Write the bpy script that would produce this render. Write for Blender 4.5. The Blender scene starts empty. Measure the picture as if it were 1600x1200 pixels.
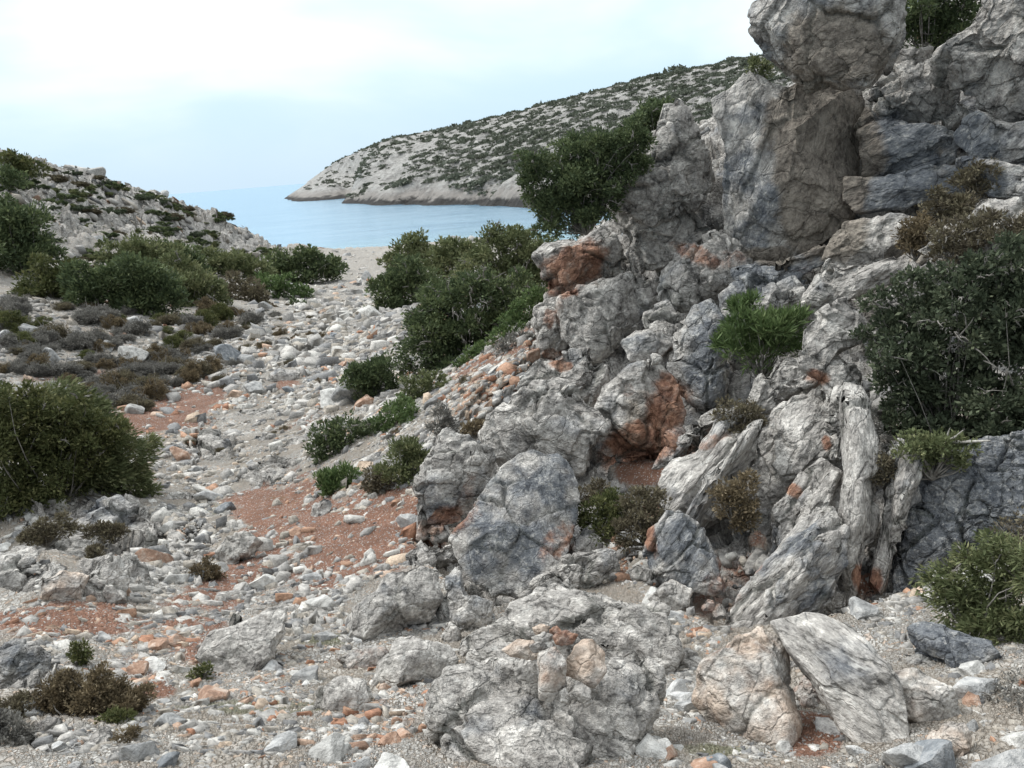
import bpy, bmesh, math, random
import numpy as np
from mathutils import Matrix, Vector, Euler

# ------------------------------------------------------------------ camera, world, sun
H = 10.0
FPX = 1250.0
PITCH = math.radians(15.15)
ROLL = math.radians(4.57)
sc = bpy.context.scene
C = sc.collection

fwd = np.array([0, math.cos(PITCH), -math.sin(PITCH)])
r0 = np.array([1.0, 0, 0]); u0 = np.array([0, math.sin(PITCH), math.cos(PITCH)])
rgt = math.cos(ROLL) * r0 - math.sin(ROLL) * u0
upv = math.cos(ROLL) * u0 + math.sin(ROLL) * r0
EYE = np.array([0, 0, H])

cam_d = bpy.data.cameras.new('camera')
cam_d.sensor_width = 36.0
cam_d.lens = 36.0 * FPX / 1600.0
cam_d.clip_start = 0.1
cam_d.clip_end = 60000
cam = bpy.data.objects.new('camera', cam_d)
C.objects.link(cam)
M = Matrix(((rgt[0], upv[0], -fwd[0], 0), (rgt[1], upv[1], -fwd[1], 0), (rgt[2], upv[2], -fwd[2], H), (0, 0, 0, 1)))
cam.matrix_world = M
sc.camera = cam

sc.view_settings.view_transform = 'Standard'
sc.view_settings.look = 'None'
sc.view_settings.exposure = 0.66
sc.view_settings.gamma = 1.0
sc.cycles.use_denoising = True
sc.cycles.max_bounces = 5
sc.cycles.diffuse_bounces = 3
sc.cycles.glossy_bounces = 2
sc.cycles.transparent_max_bounces = 4

SUN_EL, SUN_AZ = math.radians(50), math.radians(-62)     # azimuth from +Y towards +X
w = bpy.data.worlds.new('World'); sc.world = w; w.use_nodes = True
nt = w.node_tree; nt.nodes.clear()
def N(nt, typ, **kw):
    n = nt.nodes.new(typ)
    for k, v in kw.items():
        if k.startswith('i_'):
            key = k[2:]
            n.inputs[int(key) if key.isdigit() else key.replace('_', ' ')].default_value = v
        else:
            setattr(n, k, v)
    return n
def L(nt, a, b): nt.links.new(a, b)
def ramp(nt, src, stops, interp='LINEAR'):
    n = nt.nodes.new('ShaderNodeValToRGB'); n.color_ramp.interpolation = interp
    cr = n.color_ramp
    while len(cr.elements) < len(stops): cr.elements.new(0.5)
    for e, (p, c) in zip(cr.elements, stops):
        e.position = p; e.color = c if len(c) == 4 else (*c, 1)
    if src is not None: L(nt, src, n.inputs[0])
    return n
def mixc(nt, fac, a, b, blend='MIX'):
    n = nt.nodes.new('ShaderNodeMix'); n.data_type = 'RGBA'; n.blend_type = blend
    for s, v in ((0, fac), (6, a), (7, b)):
        if isinstance(v, (int, float)): n.inputs[s].default_value = v
        elif isinstance(v, tuple): n.inputs[s].default_value = v if len(v) == 4 else (*v, 1)
        else: L(nt, v, n.inputs[s])
    return n.outputs[2]
def mth(nt, op, a, b=None, c=None, clamp=False):
    n = nt.nodes.new('ShaderNodeMath'); n.operation = op; n.use_clamp = clamp
    for i, v in enumerate((a, b, c)):
        if v is None: continue
        if isinstance(v, (int, float)): n.inputs[i].default_value = v
        else: L(nt, v, n.inputs[i])
    return n.outputs[0]
def mrange(nt, v, a, b, c=0.0, d=1.0, smooth=True):
    n = nt.nodes.new('ShaderNodeMapRange'); n.interpolation_type = 'SMOOTHSTEP' if smooth else 'LINEAR'
    L(nt, v, n.inputs[0])
    for i, x in zip((1, 2, 3, 4), (a, b, c, d)): n.inputs[i].default_value = x
    return n.outputs[0]

sky = N(nt, 'ShaderNodeTexSky', sky_type='NISHITA', sun_disc=False, sun_elevation=SUN_EL, sun_rotation=SUN_AZ)
sky.air_density = 1.0; sky.dust_density = 1.5; sky.ozone_density = 1.0
tc = N(nt, 'ShaderNodeTexCoord')
mp = N(nt, 'ShaderNodeMapping'); L(nt, tc.outputs['Generated'], mp.inputs[0]); mp.inputs['Scale'].default_value = (1.0, 1.0, 2.6)
n1 = N(nt, 'ShaderNodeTexNoise'); L(nt, mp.outputs[0], n1.inputs['Vector'])
n1.inputs['Scale'].default_value = 2.1; n1.inputs['Detail'].default_value = 5; n1.inputs['Roughness'].default_value = 0.5; n1.inputs['Distortion'].default_value = 0.3
sep = N(nt, 'ShaderNodeSeparateXYZ'); L(nt, tc.outputs['Generated'], sep.inputs[0])
elev = mrange(nt, sep.outputs[2], 0.0, 0.30)
cl = mth(nt, 'ADD', mrange(nt, n1.outputs[0], 0.38, 0.66), mth(nt, 'MULTIPLY', elev, 0.45), clamp=True)
cloudcol = mixc(nt, cl, (7.3, 9.7, 11.4), (10.9, 12.1, 12.6))
hz = mrange(nt, sep.outputs[2], -0.01, 0.14)
cloudcol = mixc(nt, hz, (7.1, 9.1, 10.8), cloudcol)
cloudcol = mixc(nt, mrange(nt, sep.outputs[2], 0.22, 0.75), cloudcol, (19.0, 20.0, 20.6))      # an overcast dome is brightest overhead
# unseen sky shaped for rock contrast: brighter toward the sun, darker right and behind
sv = N(nt, 'ShaderNodeVectorMath', operation='DOT_PRODUCT'); L(nt, tc.outputs['Generated'], sv.inputs[0])
sv.inputs[1].default_value = (math.sin(SUN_AZ) * math.cos(SUN_EL), math.cos(SUN_AZ) * math.cos(SUN_EL), math.sin(SUN_EL))
gl = mrange(nt, sv.outputs['Value'], -0.25, 0.95, 0.50, 1.40, False)
gl = mth(nt, 'ADD', mth(nt, 'MULTIPLY', gl, mrange(nt, sep.outputs[2], 0.22, 0.6)), mth(nt, 'SUBTRACT', 1.0, mrange(nt, sep.outputs[2], 0.22, 0.6)))
backw = mrange(nt, sep.outputs[1], -0.5, 0.45, 0.65, 1.0)
gl = mth(nt, 'MULTIPLY', gl, backw)
gcol = N(nt, 'ShaderNodeCombineColor'); [L(nt, gl, gcol.inputs[i]) for i in range(3)]
cloudcol = mixc(nt, 1.0, cloudcol, gcol.outputs[0], 'MULTIPLY')
tot = mixc(nt, 0.92, sky.outputs[0], cloudcol)
bg = N(nt, 'ShaderNodeBackground'); L(nt, tot, bg.inputs[0]); bg.inputs[1].default_value = 0.062
wo = N(nt, 'ShaderNodeOutputWorld'); L(nt, bg.outputs[0], wo.inputs[0])

sd = bpy.data.lights.new('sun', 'SUN'); sd.energy = 1.5; sd.angle = math.radians(18); sd.color = (1.0, 0.965, 0.91)
sun = bpy.data.objects.new('sun', sd); C.objects.link(sun)
sdir = Vector((math.sin(SUN_AZ) * math.cos(SUN_EL), math.cos(SUN_AZ) * math.cos(SUN_EL), math.sin(SUN_EL)))
sun.rotation_euler = sdir.to_track_quat('Z', 'Y').to_euler()
sun.location = (-30, 20, 60)

# ------------------------------------------------------------------ helpers
rng = np.random.default_rng(7)
random.seed(7)

def ray(px, py):
    d = fwd[None] * FPX + rgt[None] * (np.atleast_1d(px)[:, None] - 800.0) - upv[None] * (np.atleast_1d(py)[:, None] - 600.0)
    return d / np.linalg.norm(d, axis=1, keepdims=True)
def at(px, py, r):
    return EYE + ray(float(px), float(py))[0] * r
def proj(P):
    v = P - EYE
    d = v @ fwd
    d = np.where(d < 0.05, 0.05, d)
    return 800 + (v @ rgt) / d * FPX, 600 - (v @ upv) / d * FPX, d

def _h(ix, iy, iz, s):
    h = (ix.astype(np.int64) * 374761393 + iy.astype(np.int64) * 668265263 + iz.astype(np.int64) * 1274126177 + s * 974634777) & 0xffffffff
    h = ((h ^ (h >> 13)) * 1274126177) & 0xffffffff
    h = h ^ (h >> 16)
    return (h & 0xffff) / 65535.0
def vnoise(P, s=0):
    i = np.floor(P).astype(np.int64); f = P - i; f = f * f * (3 - 2 * f)
    out = 0
    for dx in (0, 1):
        for dy in (0, 1):
            for dz in (0, 1):
                wgt = (f[:, 0] if dx else 1 - f[:, 0]) * (f[:, 1] if dy else 1 - f[:, 1]) * (f[:, 2] if dz else 1 - f[:, 2])
                out = out + wgt * _h(i[:, 0] + dx, i[:, 1] + dy, i[:, 2] + dz, s)
    return out * 2 - 1
def fbm(P, oct=4, s=0, gain=0.5):
    a = 1.0; o = 0; t = 0
    for k in range(oct):
        o = o + a * vnoise(P * (2.03 ** k) + 17.3 * k, s + k); t += a; a *= gain
    return o / t

def mesh_from(name, V, F, mat, attrs=None, smooth=True, parent=None, loc=None):
    """V (n,3); F (m,k) array with k = 3 or 4"""
    me = bpy.data.meshes.new(name)
    V = np.asarray(V, np.float32); F = np.asarray(F, np.int32)
    k = F.shape[1]
    me.vertices.add(len(V)); me.vertices.foreach_set('co', V.ravel())
    me.loops.add(F.size); me.loops.foreach_set('vertex_index', F.ravel())
    me.polygons.add(len(F))
    me.polygons.foreach_set('loop_start', np.arange(0, F.size, k, dtype=np.int32))
    if smooth: me.polygons.foreach_set('use_smooth', np.ones(len(F), bool))
    for an, av in (attrs or {}).items():
        av = np.asarray(av, np.float32)
        if av.ndim == 2:
            at_ = me.attributes.new(an, 'FLOAT_COLOR', 'POINT')
            if av.shape[1] == 3: av = np.concatenate([av, np.ones((len(av), 1), np.float32)], 1)
            at_.data.foreach_set('color', av.ravel())
        else:
            at_ = me.attributes.new(an, 'FLOAT', 'POINT'); at_.data.foreach_set('value', av)
    me.update(calc_edges=True)
    me.validate()
    if mat is not None: me.materials.append(mat)
    o = bpy.data.objects.new(name, me)
    if parent is not None: o.parent = parent
    if loc is not None: o.location = loc
    C.objects.link(o)
    return o
def tag(o, label=None, cat=None, group=None, kind=None):
    if label: o['label'] = label
    if cat: o['category'] = cat
    if group: o['group'] = group
    if kind: o['kind'] = kind
    return o
def empty(name, loc):
    o = bpy.data.objects.new(name, None); o.location = loc; o.empty_display_size = 0.2; C.objects.link(o); return o

class RBF:
    def __init__(s, P, v, lam=1e-4):
        s.P = np.asarray(P, float); n = len(P)
        K = s.k(s.P, s.P) + lam * np.eye(n)
        A = np.zeros((n + 3, n + 3)); A[:n, :n] = K
        Q = np.c_[np.ones(n), s.P]; A[:n, n:] = Q; A[n:, :n] = Q.T
        s.w = np.linalg.solve(A, np.r_[v, 0, 0, 0])
    @staticmethod
    def k(a, b):
        d2 = ((a[:, None] - b[None]) ** 2).sum(-1)
        return 0.5 * d2 * np.log(d2 + 1e-9)
    def __call__(s, X):
        out = np.empty(len(X))
        for i in range(0, len(X), 40000):
            x = X[i:i + 40000]
            out[i:i + 40000] = s.k(x, s.P) @ s.w[:-3] + s.w[-3] + x @ s.w[-2:]
        return out
def col_az(px):            # azimuth of the image column px where it crosses eye level
    d = ray(float(px), 600 - 340 + 0.08 * (800 - px))[0]
    return math.atan2(d[0], d[1])
def pol(x, y): return np.arctan2(x, y), np.hypot(x, y)

# ------------------------------------------------------------------ ground shape
CP = []       # (azimuth, distance, z)
def cpx(px, py, r):
    p = at(px, py, r); CP.append((math.atan2(p[0], p[1]), math.hypot(p[0], p[1]), p[2]))
def cpw(px, d, z): CP.append((col_az(px), d, z))
def cpsea(px, py):
    d = ray(float(px), float(py))[0]; r = -H / d[2]; cpx(px, py, r)
for row in (
    (1200, (0, 5.5), (200, 5.2), (400, 5.0), (600, 4.9), (850, 4.9), (1050, 4.9), (1250, 5.1), (1450, 5.1), (1600, 5.2)),
    (1100, (0, 6.8), (200, 6.5), (400, 6.3), (600, 6.2), (850, 6.2), (1050, 6.0), (1250, 6.2), (1450, 6.0), (1600, 6.0)),
    (1000, (0, 8.5), (200, 8.2), (400, 8.0), (600, 7.8), (850, 7.6), (1050, 7.3), (1250, 7.1), (1450, 7.2), (1600, 7.2)),
    (900, (0, 11.5), (200, 11.3), (400, 10.8), (550, 9.9), (700, 9.3), (850, 9.1), (1000, 8.8), (1200, 8.3), (1400, 8.4), (1550, 8.4)),
    (800, (0, 16), (200, 15.5), (400, 14.5), (520, 12.6), (640, 11.5), (800, 10.6), (950, 10.2), (1100, 9.4), (1300, 9.1), (1500, 9.2)),
    (700, (0, 21), (150, 21), (300, 20.5), (450, 19), (600, 15.3), (720, 12.8), (900, 11.7), (1030, 11.5), (1200, 10.3), (1400, 10), (1600, 10)),
    (600, (0, 27), (150, 28), (300, 27), (450, 26), (560, 24), (700, 18), (800, 14.8), (950, 13.3), (1100, 12.2), (1250, 11.3), (1400, 10.9), (1600, 10.6)),
    (500, (0, 38), (150, 40), (300, 44), (450, 46), (600, 43), (720, 31), (820, 21), (880, 17), (1000, 15.3), (1150, 13.8), (1300, 12.6), (1450, 11.8), (1600, 11.3)),
    (400, (900, 18.6), (1000, 17.2), (1100, 15.8), (1250, 14.5), (1400, 13.2), (1600, 12.4)),
    (300, (1000, 18.4), (1100, 16.8), (1200, 15.8), (1350, 14.7), (1500, 13.8), (1600, 13.4)),
    (200, (1080, 18.2), (1150, 17.4), (1250, 16.6), (1350, 16), (1500, 15), (1600, 14.6)),
    (100, (1370, 17), (1430, 17), (1520, 16), (1620, 15.3)),
    (20, (1560, 16.6), (1650, 16)),
): 
    for px, r in row[1:]: cpx(px, row[0], r)
for px, py, r in ((0, 420, 55), (150, 430, 58), (300, 430, 66), (430, 445, 68), (540, 440, 70), (680, 450, 62), (770, 450, 50),
                  (0, 330, 72), (150, 350, 80), (250, 370, 88), (340, 400, 95),
                  (0, 243, 95), (80, 262, 96), (150, 275, 100), (250, 310, 104), (330, 338, 108), (370, 356, 109), (400, 378, 110)):
    cpx(px, py, r)
for px, py in ((430, 402), (480, 398), (550, 395), (610, 391), (680, 385), (745, 378)): cpsea(px, py)
for px, d, z in ((0, 135, 8), (80, 135, 5), (150, 135, 3), (250, 130, 0.5), (330, 128, -2), (400, 126, -2), (480, 150, -3), (600, 150, -3),
                 (745, 160, -3), (840, 140, -2), (900, 130, -2), (1100, 130, -1), (1300, 130, 2), (1600, 130, 6),
                 (900, 60, 3.0), (1100, 50, 6), (1300, 45, 9), (1600, 40, 12), (860, 30, 4.4), (1000, 27, 7.5), (1150, 25, 9), (1400, 26, 12.5), (1620, 24, 14.5),
                 (0, 220, -5), (400, 220, -6), (800, 220, -6), (1200, 220, -5), (1600, 220, -5),
                 (0, 450, -12), (800, 450, -12), (1600, 450, -12)):
    cpw(px, d, z)
for a in (-75, -50, -38): CP.append((math.radians(a), 12, 3.8 + abs(a) * 0.012)); CP.append((math.radians(a), 60, 7 + abs(a) * .05)); CP.append((math.radians(a), 110, 15))
for a in (75, 50): CP.append((math.radians(a), 8, 7.0)); CP.append((math.radians(a), 15, 13.0)); CP.append((math.radians(a), 60, 15.0))
for a in (-75, -35, 0, 35, 75): CP.append((math.radians(a), 1.0, H - 1.75)); CP.append((math.radians(a), 2.2, H - 2.3))
CP = np.array(CP)
KA = 2.2
ground_rbf = RBF(np.c_[CP[:, 0] * KA, np.log(CP[:, 1])], (H - CP[:, 2]) / CP[:, 1], 2e-4)
def gz0(x, y):
    a, d = pol(x, y); d = np.maximum(d, 0.5)
    return H - d * ground_rbf(np.c_[a * KA, np.log(d)])

def hit(px, py, zf=None, lo=2.0, hi=400.0):
    d = ray(float(px), float(py))[0]
    rs = np.exp(np.linspace(math.log(lo), math.log(hi), 1200))
    P = EYE + rs[:, None] * d
    g = (zf or gz0)(P[:, 0], P[:, 1]) - P[:, 2]
    k = np.argmax(g > 0)
    if not (g > 0).any(): return None
    if k == 0: return rs[0]
    t = g[k - 1] / (g[k - 1] - g[k])
    return rs[k - 1] + (rs[k] - rs[k - 1]) * t

def spots(px, py, lst, soft=1.0):
    o = np.zeros(len(px))
    for s in lst:
        cx, cy, rx, ry = s[:4]; v = s[4] if len(s) > 4 else 1.0; an = math.radians(s[5]) if len(s) > 5 else 0
        dx, dy = px - cx, py - cy
        u = dx * math.cos(an) + dy * math.sin(an); q = -dx * math.sin(an) + dy * math.cos(an)
        rr = np.sqrt((u / rx) ** 2 + (q / ry) ** 2)
        o = np.maximum(o, v * np.clip((1.35 - rr) / 0.7, 0, 1))
    return o
#SPOTS
# soil patches of the ground (centre, radii in photo pixels, strength, tilt): red earth lies there
SOIL = [(600, 830, 110, 62, 1.1, -10), (480, 800, 60, 60, .8), (380, 900, 100, 40, .9, -40), (265, 640, 105, 36, 1, -22), (440, 840, 110, 60, .8, -40), (560, 860, 120, 60, .9, -15), (120, 990, 160, 22, .7, -3), (760, 560, 95, 26, .8, -30), (240, 1040, 90, 40, .5), (150, 600, 110, 30, .45), (350, 560, 60, 30, .4), (215, 672, 50, 16, .8), (420, 800, 62, 32, .95, -5), (430, 850, 70, 42, .9, -40), (395, 890, 70, 40, .8, -30),
        (545, 830, 85, 50, 1, -20), (600, 800, 60, 42, 1, 20), (500, 900, 90, 40, .7, -10), (330, 930, 90, 25, .75, -25), (80, 970, 140, 22, .9, -3),
        (290, 1000, 40, 40, .8), (240, 1085, 32, 18, 1), (310, 1020, 26, 30, .8), (480, 660, 50, 10, .6, -20), (760, 590, 75, 18, .75, -35), (720, 620, 60, 12, .5, -30),
        (820, 545, 25, 20, .8), (1000, 740, 52, 22, 1), (960, 900, 26, 26, .6), (1270, 1165, 52, 40, 1), (1020, 810, 18, 40, .9), (1110, 960, 20, 30, .6),
        (660, 1150, 80, 26, .5), (570, 1120, 60, 20, .4), (1360, 920, 34, 16, .7), (1500, 880, 60, 16, .5, -30), (70, 590, 60, 12, .5), (450, 605, 30, 12, .6),
        (330, 990, 40, 18, .7), (180, 1010, 70, 14, .35), (640, 760, 30, 60, .6), (1190, 850, 18, 16, .6)]
GREEN = [(400, 1120, 150, 16, .5), (510, 1010, 50, 10, .6), (430, 790, 60, 16, .3), (330, 800, 50, 12, .4), (1100, 1190, 90, 12, .5), (310, 1060, 50, 12, .4), (560, 1160, 80, 16, .3)]
CLIFF_POLY = [(6000, -2500), (1700, -260), (1400, -100), (1150, 60), (1000, 190), (845, 350), (838, 565), (760, 620), (690, 690), (655, 850), (760, 960), (900, 905), (1000, 900), (1120, 985),
              (1300, 970), (1400, 935), (1500, 890), (1600, 830), (1700, 800), (6000, 400)]
def inpoly(x, y, poly):
    ins = np.zeros(len(x), bool); n = len(poly)
    for i in range(n):
        x1, y1 = poly[i]; x2, y2 = poly[(i + 1) % n]
        c = ((y1 > y) != (y2 > y)) & (x < (x2 - x1) * (y - y1) / (y2 - y1 + 1e-9) + x1)
        ins ^= c
    return ins
KARST = [(150, 830, 120, 45, 1), (30, 900, 60, 30, 1), (190, 890, 100, 40, .7), (250, 850, 80, 60, .8), (35, 1050, 70, 35, 1), (330, 700, 50, 30, .6), (420, 745, 50, 22, .6), (330, 370, 70, 22, .8, 20), (380, 385, 50, 18, .9, 25),
         (150, 415, 60, 22, .8), (130, 330, 60, 22, .5), (230, 355, 60, 14, .8, 20), (100, 300, 60, 16, .5, 15), (330, 430, 20, 16, .7), (50, 480, 60, 16, .5), (350, 1030, 50, 30, .7),
         (100, 1170, 90, 30, .6)]
# ------------------------------------------------------------------ materials
def new_mat(name):
    m = bpy.data.materials.new(name); m.use_nodes = True; nt = m.node_tree; nt.nodes.clear()
    out = N(nt, 'ShaderNodeOutputMaterial'); b = N(nt, 'ShaderNodeBsdfPrincipled')
    b.inputs['Specular IOR Level'].default_value = 0.25
    L(nt, b.outputs[0], out.inputs[0])
    return m, nt, b, out
def noise(nt, vec, scale, detail=4, rough=0.55, dist=0.0, typ=None):
    n = N(nt, 'ShaderNodeTexNoise')
    if typ: n.noise_type = typ
    L(nt, vec, n.inputs['Vector']); n.inputs['Scale'].default_value = scale; n.inputs['Detail'].default_value = detail
    n.inputs['Roughness'].default_value = rough; n.inputs['Distortion'].default_value = dist
    return n
def voro(nt, vec, scale, feature='F1', rand=1.0):
    n = N(nt, 'ShaderNodeTexVoronoi', feature=feature); L(nt, vec, n.inputs['Vector']); n.inputs['Scale'].default_value = scale
    n.inputs['Randomness'].default_value = rand
    return n
def attr(nt, name):
    n = N(nt, 'ShaderNodeAttribute', attribute_name=name); return n
def vadd(nt, a, b, s=1.0):
    m = N(nt, 'ShaderNodeVectorMath', operation='MULTIPLY_ADD'); L(nt, b, m.inputs[0]); m.inputs[1].default_value = (s, s, s); L(nt, a, m.inputs[2]); return m.outputs[0]
def vscale(nt, a, s):
    m = N(nt, 'ShaderNodeVectorMath', operation='MULTIPLY'); L(nt, a, m.inputs[0])
    if isinstance(s, tuple): m.inputs[1].default_value = s
    else: L(nt, s, m.inputs[1])
    return m.outputs[0]

def rock_core(nt, vec, strata, tone, stain, brown, fs=1.0, warm=None, amp=None):
    """limestone: returns colour socket, height socket (metres)"""
    # strata: squeeze the pattern along local x
    cx = N(nt, 'ShaderNodeCombineXYZ')
    sx = mth(nt, 'MULTIPLY_ADD', strata, -0.78, 1.0)
    L(nt, sx, cx.inputs[0]); cx.inputs[1].default_value = 1.0; cx.inputs[2].default_value = 1.0
    v = vscale(nt, vec, cx.outputs[0])
    half = lambda n_: (lambda m_: (L(nt, n_, m_.inputs[0]), setattr(m_.inputs[1], 'default_value', (.5, .5, .5)), m_.outputs[0])[2])(N(nt, 'ShaderNodeVectorMath', operation='SUBTRACT'))
    vw = vadd(nt, v, half(noise(nt, v, 1.3 * fs, 3, 0.55).outputs['Color']), 0.5 / fs)
    vw2 = vadd(nt, vw, half(noise(nt, v, 8 * fs, 2, 0.6).outputs['Color']), 0.05 / fs)
    big = noise(nt, v, 1.1 * fs, 3, 0.5)
    cg = mrange(nt, noise(nt, vec, 0.9 * fs, 1).outputs[0], 0.40, 0.58)
    gate = mrange(nt, noise(nt, vec, 1.7 * fs, 2).outputs[0], 0.44, 0.64)
    def cells(sc, tilt, wid):
        f = voro(nt, vw2, sc, 'F1'); e = voro(nt, vw2, sc, 'DISTANCE_TO_EDGE')
        loc = N(nt, 'ShaderNodeVectorMath', operation='SUBTRACT'); L(nt, vw2, loc.inputs[0]); L(nt, f.outputs['Position'], loc.inputs[1])
        dt = N(nt, 'ShaderNodeVectorMath', operation='DOT_PRODUCT'); L(nt, loc.outputs[0], dt.inputs[0]); L(nt, half(f.outputs['Color']), dt.inputs[1])
        sp = N(nt, 'ShaderNodeSeparateColor'); L(nt, f.outputs['Color'], sp.inputs[0])
        return mth(nt, 'MULTIPLY', dt.outputs['Value'], tilt), mrange(nt, e.outputs[0], 0.0, wid), sp.outputs[2], f.outputs['Distance']
    ta, ka, ra_, da = cells(1.0 * fs, 0.75, 0.05)
    tb, kb, rb_, db = cells(2.9 * fs, 0.9, 0.055)
    k1 = mth(nt, 'MAXIMUM', ka, mth(nt, 'MULTIPLY', cg, 0.9))
    k2 = mth(nt, 'MAXIMUM', kb, gate)
    if amp is not None:            # massive blocks have few joints
        sm_ = mrange(nt, amp, 0.15, 0.6, 0.75, 0.0, False)
        k1 = mth(nt, 'MAXIMUM', k1, sm_); k2 = mth(nt, 'MAXIMUM', k2, sm_)
    rid = noise(nt, v, 4.2 * fs, 4, 0.62)
    rr = mth(nt, 'ABSOLUTE', mth(nt, 'SUBTRACT', rid.outputs[0], 0.47))
    crease = mrange(nt, rr, 0.0, 0.03)
    fine = noise(nt, v, 17 * fs, 3, 0.68)
    pit = voro(nt, vw2, 12 * fs, 'F1')
    pitm = mrange(nt, pit.outputs['Distance'], 0.08, 0.40)
    pg = mrange(nt, noise(nt, vec, 2.6 * fs, 2).outputs[0], 0.42, 0.58)
    pitm = mth(nt, 'MAXIMUM', pitm, mth(nt, 'SUBTRACT', 1.0, pg))
    def acc(*terms):
        o = None
        for t_, k_ in terms:
            q = mth(nt, 'MULTIPLY', t_, k_ / fs); o = q if o is None else mth(nt, 'ADD', o, q)
        return o
    m1 = lambda t_: mth(nt, 'SUBTRACT', t_, 1.0)
    m5 = lambda t_: mth(nt, 'SUBTRACT', t_, 0.5)
    h = acc((m5(big.outputs[0]), 0.36), (ta, 1.0), (tb, 0.8), (mth(nt, 'SUBTRACT', 0.45, da), 0.08), (m5(ra_), 0.09), (m5(rb_), 0.035), (m1(k1), 0.20), (m1(k2), 0.06), (m1(crease), 0.015), (m5(rid.outputs[0]), 0.15), (m5(fine.outputs[0]), 0.045), (m1(pitm), 0.022))
    # colour
    cn = noise(nt, vw, 2.6 * fs, 5, 0.72)
    cn2 = noise(nt, v, 12 * fs, 4, 0.78)
    lm = mth(nt, 'ADD', mth(nt, 'MULTIPLY', cn.outputs[0], 0.55), mth(nt, 'MULTIPLY', cn2.outputs[0], 0.45))
    pale = ramp(nt, lm, [(0.38, (0.10, 0.094, 0.088)), (0.45, (0.27, 0.255, 0.238)), (0.53, (0.42, 0.398, 0.370)), (0.60, (0.66, 0.63, 0.585))])
    dark = ramp(nt, lm, [(0.38, (0.050, 0.055, 0.064)), (0.45, (0.115, 0.124, 0.138)), (0.54, (0.20, 0.208, 0.218)), (0.62, (0.42, 0.415, 0.40))])
    tn = mth(nt, 'ADD', tone, mth(nt, 'MULTIPLY', mth(nt, 'SUBTRACT', noise(nt, vec, 1.5 * fs, 3, 0.6).outputs[0], 0.5), 2.2))
    col = mixc(nt, mrange(nt, tn, 0.2, 0.8), pale.outputs[0], dark.outputs[0])
    # white calcite / lichen flecks
    lic = noise(nt, v, 7 * fs, 3, 0.75)
    col = mixc(nt, mth(nt, 'MULTIPLY', mrange(nt, lic.outputs[0], 0.56, 0.68), 0.6), col, (0.52, 0.51, 0.48))
    bn = mth(nt, 'ADD', brown, mth(nt, 'MULTIPLY', mth(nt, 'SUBTRACT', noise(nt, vec, 2.0 * fs, 4, 0.65).outputs[0], 0.5), 1.3))
    brc = mixc(nt, mrange(nt, lm, 0.36, 0.62), (0.09, 0.074, 0.06), (0.28, 0.24, 0.195))
    col = mixc(nt, mth(nt, 'MULTIPLY', mrange(nt, bn, 0.35, 0.75), 0.85), col, brc)
    if warm is not None:
        wc = mixc(nt, mrange(nt, lm, 0.34, 0.62), (0.33, 0.235, 0.175), (0.60, 0.49, 0.40))
        wf = mth(nt, 'ADD', warm, mth(nt, 'MULTIPLY', mth(nt, 'SUBTRACT', noise(nt, vec, 1.9 * fs, 3, 0.6).outputs[0], 0.5), 1.6))
        col = mixc(nt, mth(nt, 'MULTIPLY', mrange(nt, wf, 0.3, 0.8), 0.9), col, wc)
    sn = mth(nt, 'ADD', stain, mth(nt, 'MULTIPLY', mth(nt, 'SUBTRACT', noise(nt, vec, 3.3 * fs, 4, 0.7).outputs[0], 0.5), 1.5))
    stc = mixc(nt, mrange(nt, lm, 0.36, 0.64), (0.13, 0.055, 0.035), (0.40, 0.215, 0.135))
    sfac = mth(nt, 'MULTIPLY', mrange(nt, sn, 0.40, 1.05), mrange(nt, stain, 0.02, 0.45))
    col = mixc(nt, mth(nt, 'MULTIPLY', sfac, 0.92), col, stc)
    # darker in the cracks, creases and pits
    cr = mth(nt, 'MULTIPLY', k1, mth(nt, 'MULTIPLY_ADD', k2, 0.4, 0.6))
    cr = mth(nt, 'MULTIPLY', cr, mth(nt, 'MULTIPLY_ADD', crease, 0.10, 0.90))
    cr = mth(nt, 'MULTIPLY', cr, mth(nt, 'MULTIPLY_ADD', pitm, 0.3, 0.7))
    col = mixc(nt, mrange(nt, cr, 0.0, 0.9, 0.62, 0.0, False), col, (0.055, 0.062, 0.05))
    hb = acc((rid.outputs[0], 0.13), (fine.outputs[0], 0.08), (crease, 0.01), (pitm, 0.02), (kb, 0.03))
    return col, h, hb

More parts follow.
